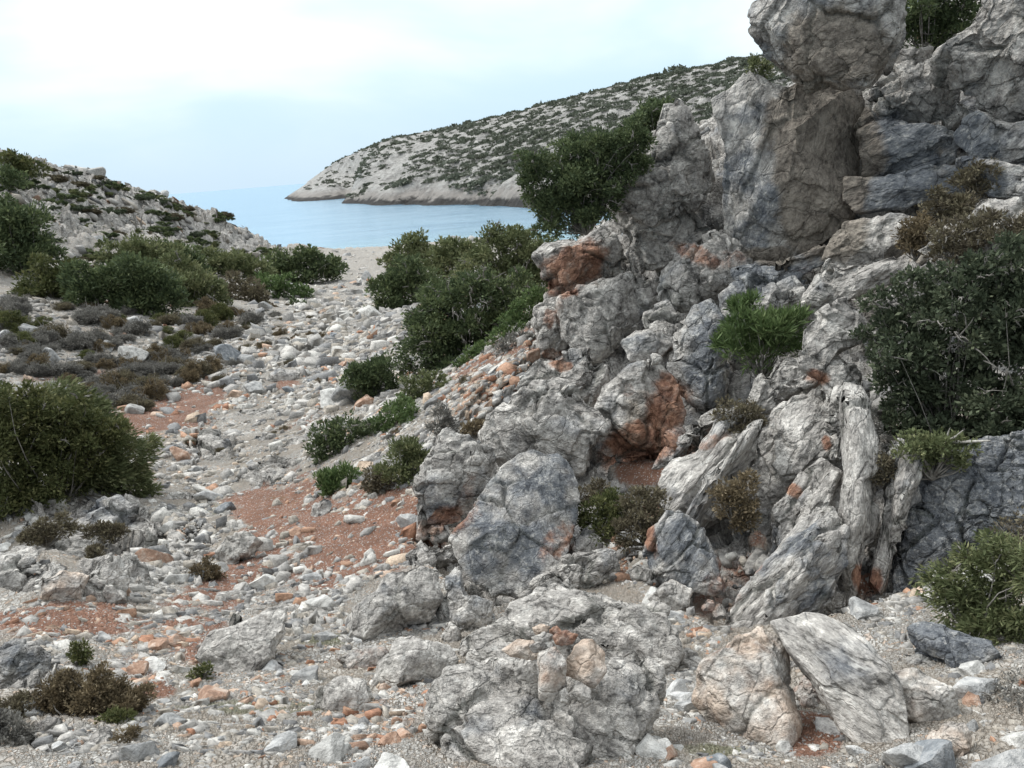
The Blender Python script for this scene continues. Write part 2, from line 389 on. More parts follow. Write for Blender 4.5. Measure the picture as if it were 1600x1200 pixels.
def rock_material(name, fs=1.0, disp=True):
    m, nt, b, out = new_mat(name)
    tc = N(nt, 'ShaderNodeTexCoord')
    oi = N(nt, 'ShaderNodeObjectInfo')
    off = N(nt, 'ShaderNodeCombineXYZ')
    for i in range(3): L(nt, mth(nt, 'MULTIPLY', oi.outputs['Random'], 37.0 + 11 * i), off.inputs[i])
    v = vadd(nt, tc.outputs['Object'], off.outputs[0])
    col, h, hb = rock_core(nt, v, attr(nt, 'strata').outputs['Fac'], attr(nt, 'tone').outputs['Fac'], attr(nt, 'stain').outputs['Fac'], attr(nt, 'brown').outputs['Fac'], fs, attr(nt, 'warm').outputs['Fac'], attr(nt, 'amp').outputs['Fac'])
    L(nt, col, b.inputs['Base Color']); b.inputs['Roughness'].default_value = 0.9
    d = N(nt, 'ShaderNodeDisplacement'); d.inputs['Midlevel'].default_value = 0.0; d.inputs['Scale'].default_value = 1.0
    amp = attr(nt, 'amp').outputs['Fac']
    L(nt, mth(nt, 'MULTIPLY', mth(nt, 'ADD', h, 0.03), amp), d.inputs['Height']); L(nt, d.outputs[0], out.inputs['Displacement'])
    bp = N(nt, 'ShaderNodeBump'); bp.inputs['Strength'].default_value = 0.9; bp.inputs['Distance'].default_value = 1.0
    L(nt, mth(nt, 'MULTIPLY', hb, mth(nt, 'MULTIPLY_ADD', amp, 0.8, 0.35)), bp.inputs['Height']); L(nt, bp.outputs[0], b.inputs['Normal'])
    m.displacement_method = 'DISPLACEMENT'
    return m
ROCK = rock_material('limestone', 1.0)
ROCK_FINE = rock_material('limestone_fine', 1.9)

def ground_material():
    m, nt, b, out = new_mat('stony_ground')
    geo = N(nt, 'ShaderNodeNewGeometry'); P = geo.outputs['Position']
    zero = N(nt, 'ShaderNodeValue'); zero.outputs[0].default_value = 0.0
    rock = attr(nt, 'rock').outputs['Fac']; soil = attr(nt, 'soil').outputs['Fac']; grn = attr(nt, 'green').outputs['Fac']
    ton = attr(nt, 'tone').outputs['Fac']; far = attr(nt, 'far').outputs['Fac']
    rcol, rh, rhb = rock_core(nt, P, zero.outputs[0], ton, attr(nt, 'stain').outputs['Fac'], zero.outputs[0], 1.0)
    # gravel at two sizes, coarser far away is added by the stones themselves
    def gravel(sc):
        v1 = voro(nt, P, sc, 'F1'); v2 = voro(nt, P, sc, 'DISTANCE_TO_EDGE')
        s = N(nt, 'ShaderNodeSeparateColor'); L(nt, v1.outputs['Color'], s.inputs[0])
        c = ramp(nt, s.outputs[0], [(0.0, (0.22, 0.22, 0.215)), (0.3, (0.34, 0.335, 0.32)), (0.6, (0.45, 0.44, 0.415)), (0.85, (0.58, 0.565, 0.535)), (0.95, (0.45, 0.33, 0.25))])
        return c.outputs[0], mrange(nt, v2.outputs[0], 0.0, 0.12), s.outputs[1]
    ca, ea, ra = gravel(21.0); cb, eb, rb = gravel(52.0)
    gm = mrange(nt, noise(nt, P, 2.2, 3).outputs[0], 0.42, 0.58)
    gc = mixc(nt, gm, ca, cb); ge = mixc(nt, gm, ea, eb)
    sepg = N(nt, 'ShaderNodeSeparateColor'); L(nt, ge, sepg.inputs[0]); ge = sepg.outputs[0]
    dirt = mixc(nt, noise(nt, P, 3.0, 6, 0.7).outputs[0], (0.17, 0.14, 0.112), (0.36, 0.315, 0.26))
    fac = mth(nt, 'MULTIPLY', ge, mrange(nt, mth(nt, 'ADD', noise(nt, P, 0.8, 5, 0.65).outputs[0], mth(nt, 'MULTIPLY', far, 0.4)), 0.42, 0.60, 0.25, 0.9))
    gcol = mixc(nt, fac, dirt, gc)
    red = mixc(nt, noise(nt, P, 5.0, 5, 0.72, 0.4).outputs[0], (0.125, 0.056, 0.036), (0.34, 0.185, 0.125))
    sn = mth(nt, 'ADD', soil, mth(nt, 'MULTIPLY', mth(nt, 'SUBTRACT', noise(nt, P, 1.6, 6, 0.72, 0.5).outputs[0], 0.5), 2.0))
    sf = mth(nt, 'MULTIPLY', mrange(nt, sn, 0.38, 0.75), mrange(nt, soil, 0.02, 0.3))
    red = mixc(nt, mth(nt, 'MULTIPLY', mrange(nt, rb, 0.80, 0.86), mth(nt, 'MULTIPLY', eb, 0.8)), red, cb)
    gcol = mixc(nt, mth(nt, 'MULTIPLY', sf, 0.95), gcol, red)
    gf = mth(nt, 'MULTIPLY', mrange(nt, mth(nt, 'ADD', grn, mth(nt, 'SUBTRACT', noise(nt, P, 6, 6, 0.75).outputs[0], 0.5)), 0.3, 0.6), 0.6)
    gcol = mixc(nt, gf, gcol, (0.10, 0.115, 0.045))
    rf = mrange(nt, mth(nt, 'ADD', rock, mth(nt, 'MULTIPLY', mth(nt, 'SUBTRACT', noise(nt, P, 1.4, 5, 0.65).outputs[0], 0.5), 0.9)), 0.40, 0.58)
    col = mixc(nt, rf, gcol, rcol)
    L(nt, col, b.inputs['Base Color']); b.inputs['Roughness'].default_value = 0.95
    gh = mth(nt, 'ADD', mth(nt, 'MULTIPLY', ge, 0.016), mth(nt, 'MULTIPLY', noise(nt, P, 2.5, 5, 0.62).outputs[0], 0.10))
    gh = mth(nt, 'ADD', gh, mth(nt, 'MULTIPLY', far, mth(nt, 'MULTIPLY', noise(nt, P, 0.9, 5, 0.68).outputs[0], 0.8)))
    hm = N(nt, 'ShaderNodeMix'); hm.data_type = 'FLOAT'; L(nt, rf, hm.inputs[0]); L(nt, gh, hm.inputs[2]); L(nt, rh, hm.inputs[3])
    d = N(nt, 'ShaderNodeDisplacement'); d.inputs['Midlevel'].default_value = 0.0; d.inputs['Scale'].default_value = 1.0
    L(nt, hm.outputs[0], d.inputs['Height']); L(nt, d.outputs[0], out.inputs['Displacement'])
    hb = N(nt, 'ShaderNodeMix'); hb.data_type = 'FLOAT'; L(nt, rf, hb.inputs[0]); L(nt, rhb, hb.inputs[3])
    L(nt, mth(nt, 'ADD', mth(nt, 'MULTIPLY', ge, 0.016), mth(nt, 'MULTIPLY', noise(nt, P, 9, 4, 0.7).outputs[0], 0.05)), hb.inputs[2])
    bp = N(nt, 'ShaderNodeBump'); bp.inputs['Strength'].default_value = 0.9; bp.inputs['Distance'].default_value = 1.0
    L(nt, hb.outputs[0], bp.inputs['Height']); L(nt, bp.outputs[0], b.inputs['Normal'])
    m.displacement_method = 'DISPLACEMENT'
    return m

def stone_material():
    m, nt, b, out = new_mat('loose_limestone')
    c = attr(nt, 'col').outputs['Color']
    geo = N(nt, 'ShaderNodeNewGeometry'); P = geo.outputs['Position']
    n = noise(nt, P, 24, 6, 0.7, 0.3)
    f = ramp(nt, n.outputs[0], [(0.32, (0.55, 0.55, 0.56)), (0.5, (0.95, 0.94, 0.93)), (0.66, (1.35, 1.34, 1.32))])
    L(nt, mixc(nt, 1.0, c, f.outputs[0], 'MULTIPLY'), b.inputs['Base Color']); b.inputs['Roughness'].default_value = 0.9
    bp = N(nt, 'ShaderNodeBump'); bp.inputs['Strength'].default_value = 0.7; bp.inputs['Distance'].default_value = 0.02
    L(nt, n.outputs[0], bp.inputs['Height']); L(nt, bp.outputs[0], b.inputs['Normal'])
    return m
STONE = stone_material()

def leaf_material(name, a, b_, c, twig=None):
    m, nt, b, out = new_mat(name)
    v = attr(nt, 'var').outputs['Fac']
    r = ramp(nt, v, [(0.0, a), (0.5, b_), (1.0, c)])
    L(nt, r.outputs[0], b.inputs['Base Color']); b.inputs['Roughness'].default_value = 0.7
    b.inputs['Specular IOR Level'].default_value = 0.2
    tr = N(nt, 'ShaderNodeBsdfTranslucent'); L(nt, r.outputs[0], tr.inputs[0])
    mx = N(nt, 'ShaderNodeMixShader'); mx.inputs[0].default_value = 0.22
    L(nt, b.outputs[0], mx.inputs[1]); L(nt, tr.outputs[0], mx.inputs[2]); L(nt, mx.outputs[0], out.inputs[0])
    return m
LEAF = {
    'dark': leaf_material('dark_foliage', (0.046, 0.066, 0.033), (0.102, 0.135, 0.064), (0.202, 0.238, 0.110)),
    'lent': leaf_material('lentisk_foliage', (0.040, 0.052, 0.032), (0.081, 0.102, 0.062), (0.169, 0.190, 0.117)),
    'mid': leaf_material('olive_foliage', (0.076, 0.094, 0.041), (0.150, 0.173, 0.083), (0.266, 0.269, 0.139)),
    'bright': leaf_material('fresh_foliage', (0.057, 0.091, 0.034), (0.117, 0.172, 0.065), (0.220, 0.276, 0.124)),
    'scrub': leaf_material('far_scrub', (0.088, 0.102, 0.076), (0.122, 0.136, 0.102), (0.168, 0.181, 0.143)),  # paler and greyer than near leaves: distance haze put into the colour
    'yellow': leaf_material('yellowing_foliage', (0.050, 0.062, 0.024), (0.105, 0.118, 0.046), (0.20, 0.195, 0.088)),
    'grey': leaf_material('grey_twigs', (0.109, 0.105, 0.096), (0.209, 0.202, 0.183), (0.357, 0.341, 0.310)),
    'brown': leaf_material('brown_twigs', (0.080, 0.064, 0.042), (0.180, 0.142, 0.088), (0.31, 0.25, 0.155)),
    'umber': leaf_material('umber_twigs', (0.078, 0.065, 0.046), (0.147, 0.127, 0.085), (0.232, 0.209, 0.132)),
}
def bark_material():
    m, nt, b, out = new_mat('grey_bark')
    geo = N(nt, 'ShaderNodeNewGeometry')
    n = noise(nt, geo.outputs['Position'], 20, 5, 0.7)
    r = ramp(nt, n.outputs[0], [(0.35, (0.10, 0.09, 0.08)), (0.65, (0.30, 0.285, 0.26))])
    L(nt, r.outputs[0], b.inputs['Base Color']); b.inputs['Roughness'].default_value = 0.9
    return m
BARK = bark_material()
# ------------------------------------------------------------------ the ground
GROUND_MAT = ground_material()
def polar_sheet(azs, ds, zf, name, mat, attrf):
    A, D = np.meshgrid(azs, ds)
    X = (np.sin(A) * D).ravel(); Y = (np.cos(A) * D).ravel()
    Z = zf(X, Y)
    V = np.c_[X, Y, Z]
    nr, nc = len(ds), len(azs)
    i = np.arange(nr * nc).reshape(nr, nc)
    F = np.stack([i[:-1, :-1], i[:-1, 1:], i[1:, 1:], i[1:, :-1]], -1).reshape(-1, 4)
    return mesh_from(name, V, F, mat, attrf(V))
def roughness_zone(V):
    px, py, d = proj(V)
    return inpoly(px, py, CLIFF_POLY).astype(float)
def gz(x, y):
    z = gz0(x, y)
    d = np.hypot(x, y)
    P = np.c_[x, y, np.zeros(len(x))]
    amp = np.clip(d * 0.012, 0.05, 1.0)
    f = fbm(P * 0.35, 4, 3) * 0.25 * np.clip(d / 12, 0.3, 1) + fbm(P * 0.07, 3, 9) * np.clip((d - 20) / 60, 0, 1) * 1.0
    f = f + (np.abs(fbm(P * 0.22, 5, 21)) * 2.4 - 0.5) * np.clip((d - 45) / 40, 0, 1) * np.clip((z - 1.0) / 3, 0, 1) * 0.7
    fade = np.clip((z + 1.0) / 2.0, 0.25, 1)
    # the bedrock behind the broken blocks lies deeper, so the joints between them are deep
    qx, qy, _ = proj(np.c_[x, y, z])
    deep = np.zeros(len(x))
    for k in range(5):
        t = math.radians(72 * k); deep += inpoly(qx + 14 * math.cos(t), qy + 14 * math.sin(t), CLIFF_POLY)
    z = z - deep / 5 * 0.55
    f = f + np.clip((d - 45) / 30, 0, 1) * np.clip((-x - 15) / 15, 0, 1) * (np.abs(fbm(P * 0.6, 4, 33)) * 1.6 - .2)
    return z + f * fade
def ground_attr(V):
    px, py, d = proj(V)
    jit = fbm(V * 0.8, 4, 40) 
    jp = 26 * jit
    soil = spots(px + jp, py + jp * 0.5, SOIL)
    cz = inpoly(px, py, CLIFF_POLY).astype(float)
    left = np.clip((-V[:, 0] - 22) / 14, 0, 1) * np.clip((d - 34) / 14, 0, 1)          # rocky hillside
    rock = np.maximum(np.maximum(cz, spots(px + jp, py, KARST)), left * 0.62)
    rock = np.maximum(rock, np.clip((d - 85) / 20, 0, 1) * (px < 450) * 0.9)
    rock = np.where(cz > 0, rock * (1 - .9 * np.clip(soil * 1.4, 0, 1)), rock)
    green = spots(px + jp, py, GREEN)
    tone = 0.30 * cz + 0.0 - 0.25 * (1 - cz)
    stain = spots(px, py, STAINS) * cz
    far = np.clip((d - 30) / 60, 0, 1)
    return dict(amp=np.ones(len(px)), soil=soil, rock=rock, green=green, tone=tone, stain=stain, far=far)
AZ = np.concatenate([np.radians(np.linspace(-80, -37, 60)), np.radians(np.linspace(-36.9, 40, 930)), np.radians(np.linspace(40.3, 80, 60))])
DS = np.exp(np.linspace(math.log(0.7), math.log(450), 980))
STAINS = [(900, 410, 55, 40, 1, -20), (875, 450, 30, 20, .9), (1040, 640, 34, 60, 1, 25), (1000, 690, 70, 40, 1, 0), (1090, 400, 60, 16, .8, 25), (1140, 410, 30, 20, .6),
          (1275, 590, 22, 12, 1), (1240, 765, 14, 12, 1), (1288, 692, 9, 12, 1), (1360, 910, 28, 26, 1), (690, 820, 60, 24, .9, -20), (730, 780, 16, 40, .6, 20), (870, 850, 24, 50, .7, 25),
          (1020, 830, 12, 50, 1, -15), (1150, 880, 40, 24, .8), (1130, 920, 30, 30, .7), (1110, 990, 30, 30, .8), (870, 560, 20, 12, .8), (875, 490, 14, 24, .7), (860, 500, 10, 20, .8), (1105, 690, 50, 12, .7, -30),
          (1460, 320, 20, 10, .5), (980, 610, 16, 12, .6), (1250, 420, 30, 12, .4), (1395, 430, 30, 12, .5)]
ground = polar_sheet(AZ, DS, gz, 'ground', GROUND_MAT, ground_attr)
tag(ground, 'stony ground of red earth, gravel and bare limestone running down the gully to the beach', None, None, 'structure')

# sea
def sea_material():
    m, nt, b, out = new_mat('sea_water')
    geo = N(nt, 'ShaderNodeNewGeometry'); P = geo.outputs['Position']
    v = vscale(nt, P, (0.35, 1.0, 1.0))
    n = noise(nt, v, 0.9, 5, 0.55, 0.3); n2 = noise(nt, v, 0.12, 4, 0.5, 0.6)
    bp = N(nt, 'ShaderNodeBump'); bp.inputs['Strength'].default_value = 0.8; bp.inputs['Distance'].default_value = 0.5
    L(nt, mth(nt, 'MULTIPLY', n.outputs[0], mth(nt, 'MULTIPLY_ADD', n2.outputs[0], 0.8, 0.1)), bp.inputs['Height']); L(nt, bp.outputs[0], b.inputs['Normal'])
    near = attr(nt, 'shallow').outputs['Fac']
    deep = mixc(nt, mrange(nt, n2.outputs[0], 0.35, 0.65), (0.13, 0.255, 0.37), (0.18, 0.32, 0.43))
    L(nt, mixc(nt, near, deep, (0.20, 0.36, 0.40)), b.inputs['Base Color'])
    b.inputs['Roughness'].default_value = 0.5; b.inputs['Specular IOR Level'].default_value = 0.0
    gs = N(nt, 'ShaderNodeBsdfGlossy'); gs.inputs['Color'].default_value = (0.73, 0.83, 0.91, 1); gs.inputs['Roughness'].default_value = 0.16; L(nt, bp.outputs[0], gs.inputs['Normal'])
    lw = N(nt, 'ShaderNodeLayerWeight'); lw.inputs['Blend'].default_value = 0.5; 
    mx = N(nt, 'ShaderNodeMixShader'); L(nt, mrange(nt, lw.outputs['Facing'], 0.3, 1.0, 0.15, 0.72, False), mx.inputs[0]); L(nt, b.outputs[0], mx.inputs[1]); L(nt, gs.outputs[0], mx.inputs[2])
    L(nt, mx.outputs[0], out.inputs[0])
    return m
ds = np.exp(np.linspace(math.log(60), math.log(40000), 160)); az = np.radians(np.linspace(-80, 80, 161))
def sea_attr(V):
    d = np.hypot(V[:, 0], V[:, 1]); return dict(shallow=np.clip((150 - d) / 35, 0, 1) * .8)
sea = polar_sheet(az, ds, lambda x, y: np.zeros(len(x)), 'sea', sea_material(), sea_attr)
tag(sea, 'calm pale blue sea filling the cove', None, None, 'structure')

# headland across the cove
HP = []
def hpx(px, py, d):
    v = ray(float(px), float(py))[0]; a = math.atan2(v[0], v[1]); r = d / math.hypot(v[0], v[1]); HP.append((a, d, H + v[2] * r))
def hw(px, d, z): HP.append((col_az(px), d, z))
def hsea(px, py, off=0.0, z=0.0):
    v = ray(float(px), float(py))[0]; r = -H / v[2]; d = r * math.hypot(v[0], v[1]); HP.append((math.atan2(v[0], v[1]), d + off, z)); return d
for px, py in ((447, 308), (500, 307), (540, 310), (545, 318), (600, 321), (700, 320), (780, 322), (845, 325)):
    d_ = hsea(px, py); hsea(px, py, -0.07 * d_, -4.5); hsea(px, py, 0.02 * d_, 2.2)
for px, py, d in ((450, 303, 650), (458, 296, 640), (466, 291, 630), (480, 283, 620), (495, 272, 605), (510, 262, 590), (525, 252, 575), (540, 244, 560), (560, 232, 545), (580, 222, 530), (600, 216, 510), (470, 298, 600), (490, 292, 575), (510, 285, 545), (530, 285, 500), (500, 300, 590), (520, 298, 560), (540, 300, 520), (640, 210, 480), (700, 201, 440), (760, 191, 415), (800, 181, 400), (900, 155, 370), (1000, 126, 350), (1150, 97, 325),
                  (1300, 82, 310), (1450, 70, 300), (1600, 62, 290), (1750, 60, 290),
                  (560, 270, 450), (620, 265, 380), (700, 265, 310), (800, 260, 270), (900, 230, 260), (1000, 200, 255), (1150, 170, 240), (1400, 150, 240), (1650, 150, 240)):
    hpx(px, py, d)
for px, d, z in ((430, 640, -5), (425, 560, -6), (420, 700, -6), (450, 720, -6), (480, 720, 0), (540, 720, 10), (640, 650, 25), (800, 560, 35), (1000, 520, 45), (1150, 480, 48), (1400, 460, 50), (1700, 460, 50),
                 (960, 165, 0), (1100, 160, 0), (1400, 160, 4), (1700, 160, 8), (960, 130, -6), (1100, 130, -5), (1400, 130, -2), (1700, 130, 2), (400, 500, -8), (450, 300, -8), (600, 200, -8), (800, 150, -8)):
    hw(px, d, z)
for d_ in (600, 660): hw(438, d_, -7)
HP = np.array(HP)
KH = 3.5
head_rbf = RBF(np.c_[HP[:, 0] * KH, np.log(HP[:, 1])], HP[:, 2] / HP[:, 1] * 8, 3e-5)
def hz0(x, y):
    a, d = pol(x, y)
    return head_rbf(np.c_[a * KH, np.log(d)]) / 8 * d
SKYL = [(425, 330), (440, 312), (447, 303), (462, 292), (480, 283), (495, 272), (512, 260), (530, 250), (550, 241), (580, 230), (610, 220), (662, 209), (707, 201), (760, 191), (800, 181), (900, 155), (1000, 126), (1150, 97), (1300, 82), (1450, 70), (1600, 62), (1900, 60)]
_sk = np.array([ray(float(a_), float(b_))[0] for a_, b_ in SKYL]); SKA = np.arctan2(_sk[:, 0], _sk[:, 1]); SKT = _sk[:, 2] / np.hypot(_sk[:, 0], _sk[:, 1])
def hzf(x, y):
    z = hz0(x, y)
    a_, d_ = pol(x, y); top = H + d_ * np.interp(a_, SKA, SKT)
    z = np.minimum(z, top - np.clip((d_ - 560) * .02, 0, 3)); z = np.where(a_ < SKA[1], -5, z)
    spine = top - np.abs(d_ - 600) * .16 - 0.6
    z = np.where((a_ > SKA[2]) & (a_ < SKA[10]), np.maximum(z, spine), z)
    z = np.where(a_ < SKA[4], np.minimum(z, (a_ - SKA[1]) / (SKA[4] - SKA[1]) * 11 - 1), z)
    P = np.c_[x, y, np.zeros(len(x))]
    n = fbm(P * 0.035, 5, 61, 0.55) * 3.0 - np.abs(fbm(P * 0.05, 5, 71, 0.62)) * 7.5 + 1.2
    a, d = pol(x, y); m = np.clip((a - SKA[2]) / (SKA[10] - SKA[2]), .06, 1) * np.clip((z + 2) / 5, 0, 1) * np.clip(1.25 - z / 60, 0.45, 1) * np.clip(1.35 - d / 900, .5, 1)
    return z + n * m + np.clip(1.5 - np.abs(z), 0, 1.5) * fbm(P * 0.3, 3, 77) * 1.0
def head_attr(V):
    P = V.copy(); P[:, 2] *= 1.0
    c = fbm(P * 0.05, 4, 90)
    hgt = np.clip(V[:, 2] / 30, 0, 1)
    return dict(h=V[:, 2], scrub=np.clip(0.5 + c + hgt * 0.3, 0, 1))
def head_material():
    m, nt, b, out = new_mat('headland_limestone')
    geo = N(nt, 'ShaderNodeNewGeometry'); P = geo.outputs['Position']
    n = noise(nt, P, 0.16, 9, 0.7, 0.6); n2 = noise(nt, P, 0.7, 6, 0.7)
    lm = mth(nt, 'ADD', mth(nt, 'MULTIPLY', n.outputs[0], 0.5), mth(nt, 'MULTIPLY', n2.outputs[0], 0.5))
    r = ramp(nt, lm, [(0.38, (0.19, 0.183, 0.175)), (0.46, (0.29, 0.28, 0.266)), (0.53, (0.37, 0.36, 0.34)), (0.61, (0.48, 0.47, 0.45))])  # narrow colour range stands in for haze over the far rock
    h = attr(nt, 'h').outputs['Fac']
    hh = mth(nt, 'ADD', h, mth(nt, 'MULTIPLY', mth(nt, 'SUBTRACT', noise(nt, P, 0.25, 6, 0.65).outputs[0], 0.5), 5.0))
    warm = mixc(nt, mrange(nt, hh, 2.5, 6.0), (0.27, 0.25, 0.23), r.outputs[0])
    col = mixc(nt, mrange(nt, hh, 1.2, 2.6), (0.045, 0.042, 0.04), warm)       # splash zone
    L(nt, col, b.inputs['Base Color']); b.inputs['Roughness'].default_value = 0.95
    bp = N(nt, 'ShaderNodeBump'); bp.inputs['Strength'].default_value = 1.0; bp.inputs['Distance'].default_value = 3.0
    L(nt, n.outputs[0], bp.inputs['Height']); L(nt, bp.outputs[0], b.inputs['Normal'])
    return m
haz = np.linspace(col_az(405), col_az(1850), 620); hds = np.exp(np.linspace(math.log(125), math.log(760), 420))
headland = polar_sheet(haz, hds, hzf, 'headland', head_material(), head_attr)
tag(headland, 'long limestone headland dotted with dark scrub across the cove', None, None, 'structure')
# ------------------------------------------------------------------ plants
def leaves(centers, radii, n_each, leaf, rg, aspect=0.4, squash=0.8, droop=0.0, shell=0.55, clump=0.34, nsub=26, updir=0.35, hollow=True, dirb=None):
    """many small leaf sprays spread through the crown lobes in uneven clumps"""
    Vs, vs = [], []
    tot_w = []
    for c, R, n in zip(centers, radii, n_each):
        n = int(n)
        if n < 8: n = 8
        ns = max(5, int(nsub))
        sd = rg.normal(size=(ns, 3)); sd[:, 2] = sd[:, 2] * 0.8 + 0.25; sd /= np.linalg.norm(sd, axis=1, keepdims=True)
        sr = R * rg.uniform(0.45, 0.98, ns)
        sc_ = sd * sr[:, None] * np.array([1, 1, squash])
        sz = R * clump * rg.uniform(0.6, 1.35, ns)
        tone = rg.uniform(-0.3, 0.3, ns) + rg.uniform(-.1, .1)
        k = rg.integers(0, ns, n)
        u = rg.normal(size=(n, 3)); u /= np.linalg.norm(u, axis=1, keepdims=True)
        rr = np.power(rg.uniform(0, 1, n), 0.5)
        p = sc_[k] + u * (rr * sz[k])[:, None] * np.array([1, 1, 0.75])
        outw = p / (np.linalg.norm(p, axis=1, keepdims=True) + 1e-6) * 0.55 + u * 0.5
        d = outw + rg.normal(size=(n, 3)) * 0.45 + np.array([0, 0, updir])
        if dirb is not None: d = d + dirb
        d /= np.linalg.norm(d, axis=1, keepdims=True)
        s = np.cross(d, rg.normal(size=(n, 3))); s /= (np.linalg.norm(s, axis=1, keepdims=True) + 1e-6)
        ln = leaf * rg.uniform(0.6, 1.4, n); wd = ln * aspect * rg.uniform(0.7, 1.3, n)
        b = c + p
        q = np.stack([b, b + d * (ln * .5)[:, None] + s * (wd * .5)[:, None], b + d * ln[:, None], b + d * (ln * .5)[:, None] - s * (wd * .5)[:, None]], 1)
        Vs.append(q.reshape(-1, 3))
        hgt = (p[:, 2] / (R * squash))
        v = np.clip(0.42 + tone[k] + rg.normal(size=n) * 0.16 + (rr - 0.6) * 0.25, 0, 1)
        vs.append(np.repeat(v, 4))
    V = np.concatenate(Vs); v = np.concatenate(vs)
    F = np.arange(len(V)).reshape(-1, 4)
    return V, F, v
def tubes(paths, sides=5):
    """paths: list of (points, radii) -> one mesh"""
    Vs, Fs, off = [], [], 0
    ca = np.cos(np.arange(sides) * 2 * math.pi / sides); sa = np.sin(np.arange(sides) * 2 * math.pi / sides)
    for pts, rad in paths:
        pts = np.asarray(pts, float); n = len(pts)
        tg = np.gradient(pts, axis=0); tg /= (np.linalg.norm(tg, axis=1, keepdims=True) + 1e-9)
        ref = np.array([0.31, 0.52, 0.79]); a = np.cross(tg, ref); a /= (np.linalg.norm(a, axis=1, keepdims=True) + 1e-9); b = np.cross(tg, a)
        ring = pts[:, None] + np.asarray(rad)[:, None, None] * (a[:, None] * ca[None, :, None] + b[:, None] * sa[None, :, None])
        Vs.append(ring.reshape(-1, 3))
        for i in range(n - 1):
            for j in range(sides):
                k = (j + 1) % sides
                Fs.append((off + i * sides + j, off + i * sides + k, off + (i + 1) * sides + k, off + (i + 1) * sides + j))
        off += n * sides
    return np.concatenate(Vs), np.array(Fs)
def twig_paths(base, targets, rad, rg, bend=0.16, n=6):
    out = []
    for t in targets:
        v = t - base; ln = np.linalg.norm(v)
        m1 = base + v * 0.35 + rg.normal(size=3) * ln * bend * .6 + np.array([0, 0, ln * 0.04])
        m2 = base + v * 0.7 + rg.normal(size=3) * ln * bend
        P0, P1, P2, P3 = base, m1, m2, t
        s = np.linspace(0, 1, n)[:, None]
        pts = P0 * (1 - s) ** 3 + 3 * P1 * s * (1 - s) ** 2 + 3 * P2 * s ** 2 * (1 - s) + P3 * s ** 3
        out.append((pts, rad * np.linspace(1, 0.16, n)))
    return out
def bush(name, label, lobes, kind='dark', r=None, dens=1.0, leaf_px=5.6, cat='shrub', group=None, aspect=0.4, squash=0.85, twigs=10, bare=0, seed=0, crown_name='crown',
         stem_name='trunk', updir=0.35, dr=0.0, nsub=32, clump=0.38, dirb=None, hug=False):
    """lobes: (px, py, radius px[, extra distance]) of the crown seen in the photo; each lobe is a real ball of foliage"""
    rg = np.random.default_rng(500 + seed)
    lo = np.array([l[:3] for l in lobes], float)
    if r is None:
        bx = lo[:, 0].mean(); by = (lo[:, 1] + lo[:, 2] * 0.8).max()
        r = hit(bx, by) or 20.0
    hs = [hit(l[0], l[1] + l[2] * .55) for l in lobes]
    hs = [h_ for h_ in hs if h_]
    if hs and name not in ('small_shrub',): r = min(r, np.percentile(hs, 25) * .985)
    r = r + dr
    cs, rs = [], []
    for i, l in enumerate(lobes):
        rl = l[2] * 1.06 / FPX * r
        c = at(l[0], l[1], r + (l[3] if len(l) > 3 else rg.uniform(-.4, .4) * rl))
        cs.append(c); rs.append(rl)
    main = len(cs)
    for i in range(main):                 # smaller side clumps break the outline
        for q in range(3):
            d_ = rg.normal(size=3); d_ /= np.linalg.norm(d_); k_ = rg.uniform(.3, .5)
            cs.append(cs[i] + d_ * rs[i] * rg.uniform(.75, 1.05)); rs.append(rs[i] * k_)
    rs = [r_ * (rg.uniform(.82, .98) if i < main else 1) for i, r_ in enumerate(rs)]
    cs = np.array(cs); rs = np.array(rs)
    g = np.array([cs[:, 0].mean(), cs[:, 1].mean(), 0.0]); 
    gzv = gz0(g[:1], g[1:2])[0]
    low = (cs[:, 2] - rs).min()
    g[2] = min(gzv, low) if gzv < low + 1.5 * rs.mean() else low
    g[2] = max(g[2], low - 0.35 * rs.mean())
    if hug: g[2] = low + 0.5 * rs.mean()
    root = empty(name, g); tag(root, label, cat, group)
    leaf = leaf_px / FPX * r
    area = (rs / r * FPX) ** 2 * 4 * math.pi
    ne = area * 1.0 / (leaf_px * leaf_px * aspect) * 1.45 * dens
    V, F, v = leaves(cs - g, rs, ne, leaf, rg, aspect, squash, updir=updir, nsub=nsub, clump=clump, dirb=dirb)
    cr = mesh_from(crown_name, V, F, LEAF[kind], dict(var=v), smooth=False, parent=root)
    tg = []
    for c, R in zip(cs, rs):
        for k in range(max(1, int(twigs * 2 / len(cs)) + 1)):
            d = rg.normal(size=3); d /= np.linalg.norm(d); tg.append(c - g + d * R * rg.uniform(.5, .85))
    paths = twig_paths(np.zeros(3), tg, max(0.012, 0.06 * rs.mean()), rg)
    for k in range(int(bare)):
        i = rg.integers(0, len(cs)); d = rg.normal(size=3) * 0.6 + (EYE - cs[i]) / np.linalg.norm(EYE - cs[i]) * 1.0; d /= np.linalg.norm(d)
        a = cs[i] - g + d * rs[i] * 0.72; e = rg.normal(size=3) + d * .4; e /= np.linalg.norm(e)
        b2 = a + e * rs[i] * rg.uniform(.35, .7) + d * rs[i] * .3
        paths += twig_paths(a, [b2], 1.3 / FPX * r, rg, .2, 5)
        mid = a * .45 + b2 * .55
        for q in range(2):
            e2 = rg.normal(size=3); e2 /= np.linalg.norm(e2)
            paths += twig_paths(mid, [mid + e2 * rs[i] * .3 + (b2 - a) * .3], 0.8 / FPX * r, rg, .2, 4)
    TV, TF = tubes(paths)
    mesh_from(stem_name, TV, TF, BARK, smooth=True, parent=root)
    return root

